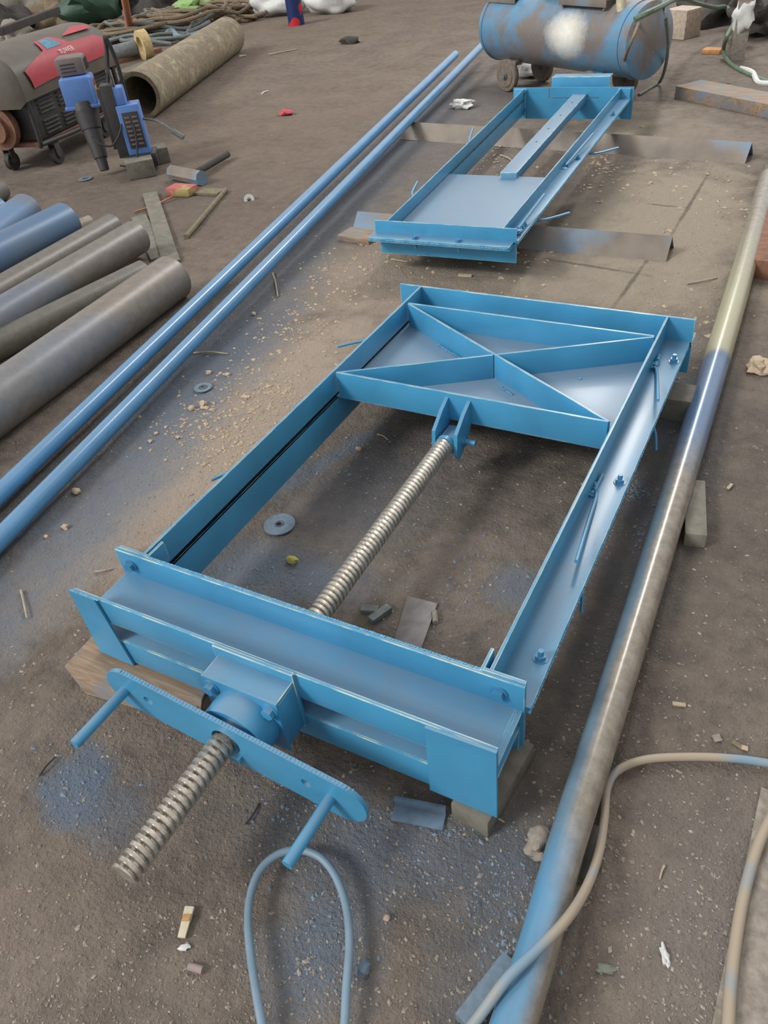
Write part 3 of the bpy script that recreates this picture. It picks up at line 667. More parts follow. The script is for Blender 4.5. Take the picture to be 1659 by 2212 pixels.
# ------------------------------------------------------------------ generator
ga = at(38, 168, .66); gb = at(212, 103, .66); gu = (gb - ga); gu.z = 0; GLEN = 1.22; gu.normalize()
gen = thing('generator', 'black portable generator on casters with a red and teal sticker on its tank', 'generator', (ga.x, ga.y, 0), math.atan2(gu.y, gu.x))
CUR = WM[gen.name].copy()                                       # local x along the long side, y away from us
D = .62
b = MB()
def tube_frame(x):
    return [(x, .02, .17), (x, .0, .25), (x, .0, .60), (x, .05, .665), (x, D - .05, .665), (x, D, .60), (x, D, .25), (x, D - .02, .17)]
for x in (0, GLEN): b.tube(tube_frame(x), .019, 10, 5)
for y in (.0, D): b.tube([(0, y, .19), (GLEN / 2, y, .17), (GLEN, y, .19)], .019, 10, 4)
obj('tube_frame', b, M_black, gen)
b = MB(); pr = []
for i in range(17):
    t_ = PI * i / 16; pr.append((D / 2 - (D / 2 + .03) * math.cos(t_) * (1 if True else 1), .56 + .28 * (math.sin(t_) ** .6)))
pr = [(-.03, .50)] + pr + [(D + .03, .50)]
N = len(pr); vs = [(-.05, y, z) for y, z in pr] + [(.02 - .06, y, z + .01) for y, z in pr]
rows = [(-.07, .86, -.04), (-.03, 1, 0), (GLEN * .5, 1, .01), (GLEN + .03, 1, 0), (GLEN + .07, .86, -.04)]; V = []; F = []
for x, s_, dz in rows: V += [(x, D / 2 + (y - D / 2) * s_, z + dz) for y, z in pr]
for r in range(len(rows) - 1):
    for i in range(N - 1): F.append((r * N + i, r * N + i + 1, (r + 1) * N + i + 1, (r + 1) * N + i))
F += [tuple(range(N)), tuple(reversed(range((len(rows) - 1) * N, len(rows) * N)))]
F += [tuple([r * N for r in range(len(rows))] + [r * N + N - 1 for r in reversed(range(len(rows)))])]
b.poly(V, F, True); bmesh.ops.recalc_face_normals(b.b, faces=b.b.faces)
gt = obj('fuel_tank', b, simple('dark_tank_paint', lin(88, 82, 72), .4, 0, .15, 8, .05), gen)
b = MB(); b.box(.06, GLEN - .06, .03, D - .05, .20, .50, .02); gp_ = obj('engine_cover', b, M_black, gen)
b = MB()
for cx in (.14, .40, .66, .92):
    for r in range(9):
        if r != 4: b.box(cx, cx + .19, .012, .03, .235 + r * .029, .244 + r * .029, .002)
obj('louvre', b, simple('louvre_grey', lin(78, 78, 76), .5), gp_)
b = MB(); b.cyl((-.0, D / 2, .33), (-.06, D / 2, .33), .16, seg=28).cyl((-.06, D / 2, .33), (-.10, D / 2, .33), .10, seg=24); obj('recoil_starter', b, M_rust, gen)
b = MB(); b.box(.02, GLEN - .02, .03, D - .03, .165, .195, .004); obj('base_tray', b, M_rust, gen)
for x, y in ((.17, .03), (GLEN - .30, .06), (.02, .36), (GLEN - .08, D - .06)):
    b = MB(); b.cyl((x, y - .022, .068), (x, y + .022, .068), .067, seg=28); cs = obj('caster', b, M_rubber, gen)
    b = MB(); b.box(x - .03, x + .03, y - .033, y - .026, .06, .16, .002).box(x - .03, x + .03, y + .026, y + .033, .06, .16, .002).box(x - .035, x + .035, y - .035, y + .035, .155, .166, .002).cyl((x, y - .035, .068), (x, y + .035, .068), .02, seg=14)
    obj('caster_fork', b, M_peri, cs)
# sticker lies on the front curve of the tank
def on_tank(a, s_):
    "a along the tank 0..1, s_ up its front curve 0..1"
    t_ = s_ * PI * .5; y = D / 2 - (D / 2 + .034) * math.cos(t_); z = .565 + .285 * (math.sin(t_) ** .6 if t_ > 0 else 0); return (a * GLEN, y, z)
def patch(pts, name, mat, parent, lift=0.0, label=None):
    cx_ = sum(p[0] for p in pts) / len(pts); cy_ = sum(p[1] for p in pts) / len(pts); tr = tessellate_polygon([[Vector((a_, b2, 0)) for a_, b2 in pts]])
    t = bmesh.new(); v = [t.verts.new(Vector((a_, b2, 0))) for a_, b2 in pts]
    for f_ in tr:
        try: t.faces.new([v[i] for i in f_])
        except ValueError: pass
    bmesh.ops.subdivide_edges(t, edges=t.edges, cuts=4, use_grid_fill=True); bmesh.ops.triangulate(t, faces=t.faces)
    for v_ in t.verts:
        p = Vector(on_tank(v_.co.x, v_.co.y)); t_ = v_.co.y * PI * .5; nrm = Vector((0, -math.cos(t_), max(math.sin(t_), .25))).normalized(); v_.co = CUR @ (p + nrm * (.006 + lift))
    for f_ in t.faces: f_.smooth = True
    q = MB(); q.join(t); bmesh.ops.recalc_face_normals(q.b, faces=q.b.faces)
    r = bmesh.ops.solidify(q.b, geom=list(q.b.faces), thickness=.002)
    return obj(name, q, mat, parent, label=label)
stk = patch([(.08, .0), (.90, .02), (.99, .20), (.90, .34), (.62, .36), (.52, .62), (.36, .60), (.33, .36), (.05, .16)], 'sticker', M_red, gt, label='red arrow shaped sticker')
patch([(.37, .36), (.53, .36), (.50, .58), (.385, .57)], 'sticker_panel', M_screen, stk, .003, 'teal square on the red sticker')
patch([(.62, .52), (.95, .50), (.97, .62), (.83, .70)], 'sticker', M_red, gt, label='smaller red sliver above the arrow sticker')
def text(s_, size, name, mat, parent, mw, extrude=.0008):
    cu = bpy.data.curves.new(name, 'FONT'); cu.body = s_; cu.size = size; cu.extrude = extrude; cu.align_x = 'CENTER'; cu.align_y = 'CENTER'
    to = bpy.data.objects.new(name + '_c', cu); C.objects.link(to); bpy.context.view_layer.update()
    me = bpy.data.meshes.new_from_object(to.evaluated_get(bpy.context.evaluated_depsgraph_get())); bpy.data.objects.remove(to, do_unlink=True)
    t = bmesh.new(); t.from_mesh(me); t.transform(mw); q = MB(); q.b.free(); q.b = t
    return obj(name, q, mat, parent)
p = Vector(on_tank(.52, .22)); tt = .17 * PI / 2
nrm = Vector((0, -1, .75)).normalized(); xa = Vector((1, 0, 0)); ya = nrm.cross(xa)
RM = Matrix((xa, ya, nrm)).transposed().to_4x4()
text('TUWER', .055, 'lettering', M_letter, stk, CUR @ Matrix.Translation(p + nrm * .022) @ RM)
CUR = Matrix.Identity(4)
# ------------------------------------------------------------------ magnetic drill press on its side blocks
dz = at(238, 372, 0); drill = thing('magnetic_drill', 'blue and black magnetic core drill standing in front of the generator', 'drill', (dz.x, dz.y, 0), 0)
# axis leaning like in the photo: built from its own upright frame
up0 = at(222, 362, .06); up1 = at(158, 140, .66)
da = up0; dax = Vector((0, 0, 1)); side = (at(300, 350, .0) - at(222, 362, .0)); side.z = 0; side.normalize(); fwd = Vector((side.y, -side.x, 0))
lean = (at(158, 150, .62) - at(222, 355, .06)); lean.normalize()
CUR = Matrix.Translation(at(230, 379, .0)) @ Matrix((side, -fwd, Vector((0, 0, 1)))).transposed().to_4x4() @ Matrix.Scale(1.16, 4)
LX = lambda z: (lean @ side if False else lean.dot(side)) * z / lean.z
LY = lambda z: lean.dot(-fwd) * z / lean.z
def dc(z): return (LX(z) * DK_, LY(z) * DK_, z)
DK_ = .35
b = MB(); b.cyl(dc(.26), dc(.36), .066, .08, seg=24).cyl(dc(.36), dc(.40), .08, seg=24).cyl(dc(.10), dc(.26), .045, .06, seg=24).cyl(dc(.03), dc(.10), .03, .036, seg=18); obj('gearbox', b, M_black, drill)
b = MB(); x, y, z = dc(.47); b.box(x - .10, x + .10, y - .09, y + .09, .385, .56, .022); mh = obj('motor_housing', b, M_dblue, drill)
b = MB(); b.box(x + .085, x + .105, y - .094, y - .06, .41, .555, .004); obj('housing_rib', b, M_dblue, mh)
b = MB(); b.box(x - .108, x + .108, y - .098, y + .095, .385, .405, .004); obj('housing_collar', b, M_dblue, mh)
b = MB(); x2, y2, z2 = dc(.62); b.box(x2 - .088, x2 + .088, y2 - .085, y2 + .085, .56, .665, .03); cp = obj('motor_cap', b, M_grey, drill)
b = MB()
for i in range(3): b.box(x2 - .06, x2 + .03, y2 - .0875, y2 - .084, .585 + i * .02, .592 + i * .02, .001)
for i in range(7): b.box(x2 + .087, x2 + .0905, y2 - .06 + i * .02, y2 - .052 + i * .02, .58, .645, .001)
obj('vent_slot', b, M_black, cp)
b = MB(); b.box(x + .1, x + .1035, y - .075, y + .05, .42, .53, .001); bd = obj('badge', b, M_maroon, mh)
RM = Matrix((Vector((0, 1, 0)), Vector((0, 0, 1)), Vector((1, 0, 0)))).transposed().to_4x4()
text('JMD', .045, 'lettering', M_yellow, bd, CUR @ Matrix.Translation((x + .1045, y - .01, .475)) @ RM)
b = MB(); b.box(.125, .20, -.055, .055, .10, .52, .006).box(.10, .128, -.02, .02, .15, .50, .003); obj('slide_column', b, M_black, drill)
b = MB(); b.box(.19, .33, -.065, .075, .11, .40, .010).box(.19, .26, -.05, .06, .40, .50, .012); cb = obj('control_body', b, M_dblue, drill)
b = MB(); b.box(.215, .315, -.070, -.064, .15, .36, .003); pn = obj('control_panel', b, M_black, cb)
b = MB()
for r in range(7):
    for cx in (.225, .272): b.box(cx, cx + .034, -.0725, -.0695, .17 + r * .026, .180 + r * .026, .0008)
obj('switch_row', b, M_grey, pn)
b = MB(); b.box(.16, .36, -.08, .09, .03, .11, .006); obj('magnet_base', b, M_black, drill)
b = MB(); b.tube([(.33, .0, .30), (.42, -.04, .28), (.50, -.07, .22)], .008, 8, 4).cyl((.50, -.07, .22), (.56, -.09, .175), .017); obj('feed_lever', b, M_ropeg, drill)
b = MB(); b.tube([(.20, .02, .62), (.215, -.03, .45), (.20, -.06, .30), (.12, -.10, .20), (.05, -.11, .21), (.0, -.09, .26)], .006, 8, 6).tube([(.25, -.02, .42), (.27, -.08, .25), (.24, -.10, .10), (.20, -.11, .06), (.12, -.10, .07)], .006, 8, 6)
b.tube([(.17, .06, .50), (.22, .05, .68), (.24, .02, .76), (.26, .06, .60), (.25, .10, .30)], .012, 8, 6); obj('power_cable', b, M_rubber, drill)
CUR = Matrix.Identity(4)
def block(cpx, sx, sy, sz, ang, mat, name, label, cat, z0=0.0, bev=.004):
    p = at(*cpx, z0); m_ = MB(); m_.obox((p.x, p.y), (math.cos(ang), math.sin(ang)), 0, sx / 2, sy / 2, z0, z0 + sz, bev); return obj(name, m_, mat, label=label, cat=cat)
ang0 = math.atan2(side.y, side.x)
block((308, 378), .20, .19, .12, ang0 + .15, M_gwood, 'wood_block', 'square grey wooden block beside the base of the blue drill', 'block')
block((340, 350), .19, .17, .11, ang0 + .2, M_gwood, 'wood_block', 'darker wooden block behind the first one by the drill', 'block')
# ------------------------------------------------------------------ hammer
hm = thing('sledge_hammer', 'sledge hammer with blue-grey head and dark handle lying on the dirt', 'hammer', tuple(at(405, 388)))
a = at(372, 372, .05); b_ = at(436, 385, .05); obj('hammer_head', MB().cyl(a, b_, .052, seg=8, smooth=False), M_rust_bar, hm)
obj('handle', MB().cyl(at(425, 372, .05), at(492, 333, .04), .023), M_dark, hm)
# ------------------------------------------------------------------ compressor
ta = at(1082, 56, .44); tb = at(1396, 88, .44); td = (tb - ta); TL = td.length; td.normalize(); tn = Vector((-td.y, td.x, 0))
mid_ = (ta + tb) / 2
comp = thing('air_compressor', 'blue and grey-brown air compressor tank with white paint splash, on wheels', 'compressor', (mid_.x, mid_.y, 0), math.atan2(td.y, td.x))
TR = .250
prof = [(-.07, .0), (-.066, .10), (-.045, .18), (-.02, .235), (.02, TR), (TL - .04, TR), (TL + .03, .25), (TL + .075, .18), (TL + .10, .10), (TL + .105, 0)]
tk = obj('tank', MB().lathe(ta, td, prof, 56), M_tank, comp)
TANK_SPLASH.inputs[1].default_value = (Matrix.Translation((mid_.x, mid_.y, 0)) @ Matrix.Rotation(math.atan2(td.y, td.x), 4, 'Z')).inverted() @ (at(1195, 75, .50))
CUR = WM[comp.name].copy(); hl = TL / 2
obj('end_weld', MB().lathe((-hl + .03, 0, .44), (1, 0, 0), [(-.008, TR), (-.006, TR + .006), (.006, TR + .006), (.008, TR)], 56), M_tank, tk)
obj('end_weld', MB().lathe((hl - .05, 0, .44), (1, 0, 0), [(-.008, TR), (-.006, TR + .006), (.006, TR + .006), (.008, TR)], 56), M_tank, tk)
for x in (-hl + .32, hl - .34):
    for y in (-.20, .20):
        wh = obj('wheel', MB().lathe((x, y - .03, .125), (0, 1, 0), [(0, .03), (0, .085), (.006, .088), (.008, .118), (.018, .125), (.042, .125), (.052, .118), (.054, .088), (.06, .08), (.06, .03)], 40), simple('dusty_wheel', lin(112, 100, 90), .8) if 'dusty_wheel' not in MATS else MATS['dusty_wheel'], comp)
        obj('axle', MB().cyl((x, y - .055, .125), (x, y + .055, .125), .016).bolt((x, y - .036, .125), (0, -1, 0), .022, .01), M_ropeg, wh)
        obj('bracket', MB().box(x + .02, x + .10, y - .004, y + .006, .12, .24, .003).box(x - .05, x + .08, y * .7 - .03, y * .7 + .03, .20, .235, .003), M_tank, comp)
obj('saddle_plate', MB().box(-hl - .02, -hl + .36, -.16, .16, .685, .695, .002).box(-hl - .02, -hl + .36, -.165, -.155, .64, .695, .002), M_rust_bar, comp)
sd2 = obj('saddle_plate', MB().box(-.02 + .10, .56, -.18, .16, .70, .71, .002).box(.08, .56, -.185, -.175, .66, .71, .002).box(.10, .115, -.17, .15, .64, .70, 0).box(.52, .535, -.17, .15, .64, .70, 0), M_rust_bar, comp)
obj('pump', MB().lathe((.30, 0, .71), (0, 0, 1), [(0, .09), (.12, .10), (.13, .07), (.22, .07), (.23, .09), (.32, .09)], 24).box(-.24, .10, -.09, .09, .70, .86, .03), M_peri, comp)
obj('filter_cup', MB().cyl((.66, -.12, .62), (.64, -.12, .72), .035), simple('cream_plastic', lin(190, 180, 150), .5), comp)
CUR = Matrix.Identity(4)
hA = [at(1395, -60, .6), at(1391, 10, .6), at(1372, 70, .55), at(1352, 120, .4), at(1343, 165, .15), at(1347, 176, .02)]
obj('air_hose', MB().tube(hA, .011, 8, 8), M_rope, label='thin brown hose hanging down over the right part of the compressor tank', cat='hose')
hB = [at(1425, -60, .7), at(1435, 20, .7), at(1442, 80, .5), at(1440, 130, .3), at(1428, 172, .05), at(1410, 187, .01), at(1380, 205, .01)]
obj('air_hose', MB().tube(hB, .012, 8, 8), M_ropeg, label='grey hose hanging down past the right end of the compressor tank', cat='hose')
hC = [at(1370, 42, .71), at(1420, 18, .74), at(1470, -4, .6), at(1510, 8, .4), at(1545, 16, .3), at(1570, 16, .25), at(1585, 45, .2), at(1572, 75, .2), at(1563, 110, .06), at(1580, 140, .01), at(1620, 162, .01), at(1680, 185, .01)]
obj('green_hose', MB().tube(hC, .018, 8, 8), simple('green_grey_hose', lin(92, 110, 92), .6), label='green-grey hose running from the compressor to the post at the upper right', cat='hose')
obj('paper_scrap', MB().rock((*at(1152, 152, .05).xy, .05), .13, .10, .06, 3, 3, .5), M_white, label='crumpled white bag lying under the compressor tank', cat='bag')
b = MB(); p = at(1475, 50, .12); b.obox(p.xy, td.xy, 0, .13, .12, .0, .25, .01); obj('carton', b, simple('beige_carton', lin(172, 158, 142), .8), label='beige box standing behind the right end of the compressor', cat='box')
# post with plastic at the upper right
b = MB(); pp = at(1590, 130, 0); p2_ = at(1605, -40, .35); b.obox(pp.xy, (1, .3), 0, .06, .04, 0, .8, .004); post = obj('table_leg', b, M_stone, label='grey upright leg with white plastic wrapped round it, upper right', cat='leg')
obj('plastic_wrap', MB().rock((pp.x, pp.y - .02, .34), .085, .06, .13, 4, 3, .5), M_white, post)
for i, (px, py, zz, s_) in enumerate(((1640, 40, .15, .22), (1650, -10, .3, .3), (1610, 20, .3, .12))):
    obj('cloth_bundle', MB().rock(at(px, py, zz), s_, s_ * .8, s_ * .7, 11 + i, 3, .9), M_dark, label=('dark rag heap beside the upright leg at the right edge', 'larger dark bundle above the rag heap at the right edge', 'small dark rag just left of the bundle at the right edge')[i], cat='bundle')
obj('cable_end', MB().tube([at(1600, 148, .01), at(1625, 156, .02), at(1638, 178, .01), at(1670, 180, .02)], .02, 8, 5), M_white, label='dirty white plastic strip on the ground right of the upright leg', cat='plastic')
obj('orange_scrap', MB().obox(at(1539, 115).xy, (1, -.2), 0, .085, .06, .0, .04, .01), simple('orange_wrap', lin(176, 128, 80), .7), label='small orange packet on the dark floor right of the compressor', cat='packet')
# heavy timber at the right
bar((1484, 205), (1760, 262), .26, .085, M_wood, 'timber', 'thick blue-stained timber on the ground at the upper right', 'timber', 0)
bar((1640, 605), (1700, 330), .10, .09, M_rust, 'rusty_beam', 'rusty beam end at the right edge beside the long pipe', 'beam', 0)
# props under the big pieces
b = MB(); b.hexa([at(185, 1500, 0), at(430, 1570, 0), at(470, 1410, 0), at(250, 1340, 0), at(138, 1440, .06), at(436, 1512, .06), at(490, 1390, .06), at(225, 1345, .06)], .003)
obj('timber', b, M_wood, label='brown timber plank under the left end of the large gate', cat='timber')
b = MB(); q = [at(470, 1500, 0), at(402, 1560, 0)]; b.obox(at(440, 1500, 0).xy, (1, -.15), 0, .05, .10, 0, .045, .003); obj('timber', b, M_gwood, label='short dark offcut against the right end of the timber plank', cat='timber')
b = MB(); b.obox((-.345, .86), (.12, 1), 0, .11, .045, 0, .060, .004); obj('timber', b, M_gwood, label='small timber under the right front corner of the large gate', cat='timber')
b = MB(); b.obox((-.33, 2.50), (1, .05), 0, .16, .06, 0, .085, .004); obj('timber', b, M_gwood, label='block under the far right corner of the large gate', cat='timber')
b = MB(); b.obox((-1.36, 2.50), (1, .05), 0, .10, .06, 0, .085, .004); obj('timber', b, M_gwood, label='block under the far left corner of the large gate', cat='timber')
b = MB(); b.obox(at(1497, 1120, 0).xy, (-.2, 1), 0, .13, .030, 0, .05, .004); obj('wood_block', b, M_gwood, label='narrow wooden block right beside the long pipe', cat='block')
b = MB(); b.obox(at(1055, 2150, 0).xy, (.3, 1), 0, .07, .02, 0, .03, .003); obj('steel_strip', b, M_disc, label='short blue-grey strip left of the long pipe at the bottom', cat='strip')
b = MB(); b.obox(at(1255, 1850, 0).xy, (-.1, 1), 0, .06, .025, 0, .035, .004); obj('wood_block', b, M_dark, label='dark prop under the near part of the long pipe', cat='block')
bar((1560, 2420), (1690, 1720), .085, .006, M_stone, 'steel_strip', 'grey flat plate lying at the lower right corner', 'plate', .004)
bar((1640, 2420), (1720, 1950), .07, .005, M_rust, 'steel_strip', 'brownish plate at the very corner beside the grey flat plate', 'plate', .001)
bar((745, 510), (812, 520), .14, .03, M_wood, 'timber', 'short brown board by the left end of the near angle bar', 'timber', 0)
# plates inside the large gate
b = MB(); b.hexa([at(845, 1400, .002), at(905, 1415, .002), at(945, 1303, .002), at(880, 1287, .002), at(845, 1400, .010), at(905, 1415, .010), at(945, 1303, .010), at(880, 1287, .010)], .001); obj('steel_offcut', b, simple('grey_steel_offcut', lin(112, 108, 106), .5, .2), label='flat grey steel offcut on the ground inside the large gate', cat='offcut')
b = MB(); b.obox(at(822, 1332).xy, (.4, 1), 0, .035, .012, .0, .02, .002).obox(at(800, 1322).xy, (1, .3), 0, .025, .012, .0, .018, .002); obj('bent_offcut', b, M_ropeg, label='small bent metal scrap left of the flat offcut', cat='scrap')
b = MB(); b.cyl(at(938, 1320, .012), at(941, 1345, .012), .008); obj('tube_offcut', b, M_stone, label='small pale tube bit right of the flat offcut', cat='scrap')
# U-shaped offcut in front
p0_ = at(905, 1765, 0); b = MB(); b.obox(p0_.xy, (1, .22), 0, .058, .022, .002, .008, .001).obox((p0_.x - .004, p0_.y + .018), (1, .22), 0, .058, .005, .004, .030, .001)
obj('angle_offcut', b, simple('bluegrey_offcut', lin(98, 118, 136), .6), label='short blue-grey angle offcut in front of the large gate', cat='offcut')
# grinding discs
def disc(px, r, label, hub=.4, z=.004):
    p = at(*px, z); p.z += ground_z(p.x, p.y); b = MB(); b.cyl(p, p + Vector((0, 0, .004)), r, hole=.010, seg=40); o = obj('grinding_disc', b, M_disc, label=label, cat='disc')
    obj('hub_ring', MB().cyl(p + Vector((0, 0, .003)), p + Vector((0, 0, .0055)), r * hub, hole=.012, seg=28), M_discr, o)
disc((604, 1134), .052, 'larger worn grinding disc on the ground inside the large gate', .3)
disc((440, 841), .038, 'small worn grinding disc on the ground right of the thin blue pipes', .5)
disc((184, 387), .055, 'dark grinding disc on the ground below the generator', .4)
# tins, sacks, heap at the top
tn_ = at(641, 54, 0); b = MB(); b.lathe((tn_.x, tn_.y, 0), (0, 0, 1), [(0, .115), (.34, .115), (.345, .10)], 32); m = NM('blue_tin_print'); n = m.noise(5, 1, .3, m.co.outputs['Object']); m.base(m.mix(m.ramp(n, .56, .58), lin(26, 44, 92), lin(190, 40, 50))); m.set(.35)
tin = obj('paint_tin', b, m.m, label='dark blue paint tin with red patch and white lid', cat='tin'); obj('lid', MB().cyl((tn_.x, tn_.y, .345), (tn_.x, tn_.y, .352), .108), M_white, tin)
for i, (px, py, s_, lb) in enumerate(((600, 12, .30, 'white sack left of the paint tin'), (560, 2, .24, 'greyish white sack at the far left of the white sacks'), (715, 6, .30, 'white plastic drum lying right of the paint tin'))):
    p = at(px, py, .12); obj('white_sack', MB().rock((p.x, p.y, .16), s_ * 1.5, s_, .2, 20 + i, 4, .35), M_white, label=lb, cat='sack')
cols = (M_rope, M_ropeg, M_rope, M_ropeb, M_rope, M_ropeg, M_rope, M_rope)
heap = ((300, 60, .10), (350, 45, .14), (380, 35, .18), (400, 60, .07), (430, 25, .14), (340, 75, .05), (460, 15, .10), (520, 38, .03))
names = ('rope', 'cable', 'rope', 'hose', 'rope', 'cable', 'rope', 'rope')
lbs = ('brown rope coil at the left of the tangled heap beyond the old pipe', 'grey cable coil in the middle of the tangled heap', 'brown rope loops highest in the tangled heap', 'pale blue hose snaking out of the heap towards the old pipe', 'brown rope loops by the light green cloth', 'grey cable strands low in the heap', 'brown rope loops at the right of the heap', 'thin rope loops lying right of the old pipe end')
for i, (px, py, zc) in enumerate(heap):
    b = MB(); rr = random.Random(i + 3); p = at(px, py, zc); n_l = 4 if i != 3 else 1; pts = []
    if i == 3: pts = [at(470, 62, .05), at(430, 72, .05), at(390, 82, .06), at(370, 66, .1), at(350, 84, .05), at(320, 88, .03)]
    else:
        for k in range(n_l * 9):
            a_ = 2 * PI * k / 9 + rr.uniform(-.2, .2); ra = rr.uniform(.55, 1.0); pts.append(Vector((p.x + math.cos(a_) * 1.0 * ra * (.5 if i == 7 else 1), p.y + math.sin(a_) * .8 * ra * (.6 if i == 7 else 1), max(.02, zc + rr.uniform(-.05, .09)))))
    b.tube(pts, .026 if i != 3 else .04, 7, 4); obj(names[i] + '_coil', b, cols[i], label=lbs[i], cat=names[i])
obj('green_cloth', MB().rock(at(415, 8, .25), .32, .22, .10, 9, 3, .6), M_lime, label='light green cloth on top of the tangled heap', cat='cloth')
obj('green_sheet', MB().rock(at(205, 0, .35), .6, .5, .3, 5, 3, .5), M_green, label='dark green sheet behind the generator', cat='sheet')
for i, (px, py, s_, mt, lb) in enumerate(((-10, 45, .55, M_dark, 'dark heap at the upper left corner behind the generator'), (60, 20, .5, M_gwood, 'brown sacking heap behind the generator tank'), (110, 25, .4, M_rope, 'brown bundle next to the sacking heap'), (30, 70, .3, M_stone, 'grey bag just above the generator tank'), (330, 5, .5, M_dark, 'dark pile at the top behind the tangled heap'), (470, -12, .45, M_dark, 'dark pile behind the light green cloth'), (1560, 0, .4, M_dark, 'dark shape at the top right behind the hose'))):
    p = at(px, py, .2); obj('clutter_heap', MB().rock((p.x, p.y, .12), s_, s_ * .8, s_ * .7, 30 + i, 4, .8), mt, label=lb, cat='heap')
bar((0, 78), (125, 30), .09, .07, M_dark, 'black_tube', 'dark square tube lying across behind the generator tank', 'tube', .62)
pz = at(285, 84, 0); pipe('stake', pz, at(262, -60, .9) + Vector((0, 0, .2)), .05, M_orange, 'orange-brown stake standing beside the tangled heap', 'stake')
pipe('grey_tube', at(205, 126, .10), at(292, 104, .12), .09, simple('grey_pvc', lin(112, 118, 120), .5), 'grey plastic tube between the generator and the old pipe')
p = at(310, 97, .16); dd = (at(292, 104, .12) - at(205, 126, .10)).normalized(); fl = obj('flange_ring', MB().cyl(p - dd * .05, p + dd * .06, .17, hole=.10, seg=28), simple('cream_ring', lin(184, 162, 118), .7), label='cream yellow ring flange on the end of the grey tube', cat='flange')
bar((215, 148), (345, 112), .12, .05, M_rust, 'rusty_bar', 'rusty flat bar lying under the grey tube', 'bar', 0.0)
bar((265, 160), (345, 130), .30, .02, M_gwood, 'board', 'brown board on the ground beside the open end of the old pipe', 'board', 0.0)
# hand tool (scraper) and packets near the stack
b = MB(); a = at(402, 512, .012); c2 = at(488, 410, .012); b.tube([a, c2], .016, 8, 1); d_ = (c2 - a).normalized(); b.obox((at(452, 418)).xy, (1, .1), 0, .10, .05, .0, .02, .003); obj('scraper', b, simple('olive_brown_metal', lin(112, 104, 82), .7), label='olive brown T-handled tool lying below the hammer', cat='tool')
b = MB(); p = at(396, 420, 0); b.obox(p.xy, (1, .05), 0, .10, .06, .0, .06, .02); m = NM('red_yellow_wrap'); n = m.noise(9, 2, .5, m.co.outputs['Object']); m.base(m.mix(m.ramp(n, .5, .55), lin(168, 92, 86), lin(160, 142, 92))); m.set(.5)
obj('snack_packet', b, m.m, label='small red and yellow packet below the hammer head', cat='packet')
obj('wire', MB().tube([at(290, 458, .01), at(330, 445, .015), at(372, 425, .02)], .006, 6, 4), M_orange, label='thin brown wire between the thick pipes and the red packet', cat='wire')
obj('washer', MB().cyl(at(538, 431, .002), at(538, 431, .010), .035, hole=.013), M_white, label='white ring washer on the dirt left of the thin blue pipes', cat='washer')
obj('crumpled_paper', MB().rock(at(1000, 225, .03), .085, .055, .035, 41, 3, .9), M_white, label='crumpled whitish paper between the blue pipes and the small gate', cat='paper')
obj('red_scrap', MB().rock(at(617, 243, .02), .07, .045, .025, 42, 2, .6), M_red, label='small red scrap on the dirt left of the blue pipes', cat='scrap')
obj('dark_lump', MB().rock(at(755, 88, .03), .12, .07, .05, 43, 2, .5), M_dark, label='dark lump on the dirt near the paint tin', cat='lump')
# cables
hs = [(590, 2330), (556, 2160), (537, 2020), (540, 1940), (562, 1880), (600, 1846), (645, 1836), (692, 1852), (726, 1895), (748, 1960), (755, 2040), (748, 2140), (740, 2330)]
obj('hose_loop', MB().tube([at(x, y, .035 if 1800 < y < 2200 else .02) for x, y in hs], .0085, 12, 8), M_hose, label='grey-blue hose bent into a tall loop below the right grip of the crank', cat='hose')
hs = [((975, 2270), .03), ((1032, 2200), .09), ((1095, 2115), .128), ((1160, 2052), .135), ((1225, 1985), .125), ((1268, 1915), .08), ((1294, 1840), .04), ((1305, 1770), .02), ((1312, 1700), .015), ((1338, 1662), .015), ((1400, 1640), .015), ((1500, 1635), .015), ((1600, 1640), .015), ((1700, 1656), .015)]
obj('power_cable', MB().tube([at(x, y, z) for (x, y), z in hs], .0095, 12, 8), M_cable, label='beige and blue cable crossing over the long pipe and away to the right', cat='cable')
hs = [(1570, 2330), (1576, 2160), (1590, 2030), (1610, 1920), (1640, 1820), (1680, 1740)]
obj('power_cable', MB().tube([at(x, y, .022) for x, y in hs], .011, 12, 8), M_cable, label='beige and blue cable at the lower right, on the grey flat plate', cat='cable')
# small litter, each its own thing
def chip(px, ln, wd, ang, mat, name, label, cat, th=.004):
    p = at(*px, 0); p.z = max(0, ground_z(p.x, p.y)) ; b = MB(); b.obox(p.xy, (math.cos(ang), math.sin(ang)), 0, ln / 2, wd / 2, p.z + .001, p.z + .001 + th, .001); return obj(name, b, mat, label=label, cat=cat)
tape = thing('cloth_strip', 'whitish cloth strip with orange band near the bottom left', 'strip', tuple(at(405, 2000)))
p = at(404, 2010, .008); q = at(411, 1975, .010); obj('strip_body', MB().hexa([(*at(386, 2028, 0).xy, .004), (*at(402, 2030, 0).xy, .004), (*at(423, 1964, 0).xy, .006), (*at(403, 1963, 0).xy, .006), (*at(386, 2028, 0).xy, .010), (*at(402, 2030, 0).xy, .010), (*at(423, 1964, 0).xy, .014), (*at(403, 1963, 0).xy, .014)], .001), simple('cream_cloth', lin(196, 186, 162), .85, 0, .1, 60, .4), tape)
obj('orange_band', MB().hexa([(*at(396, 1995, 0).xy, .003), (*at(413, 1995, 0).xy, .003), (*at(417, 1981, 0).xy, .003), (*at(399, 1981, 0).xy, .003), (*at(396, 1995, 0).xy, .0155), (*at(413, 1995, 0).xy, .0155), (*at(417, 1981, 0).xy, .0155), (*at(399, 1981, 0).xy, .0155)], .001), simple('ochre_band', lin(180, 140, 90), .7), tape)
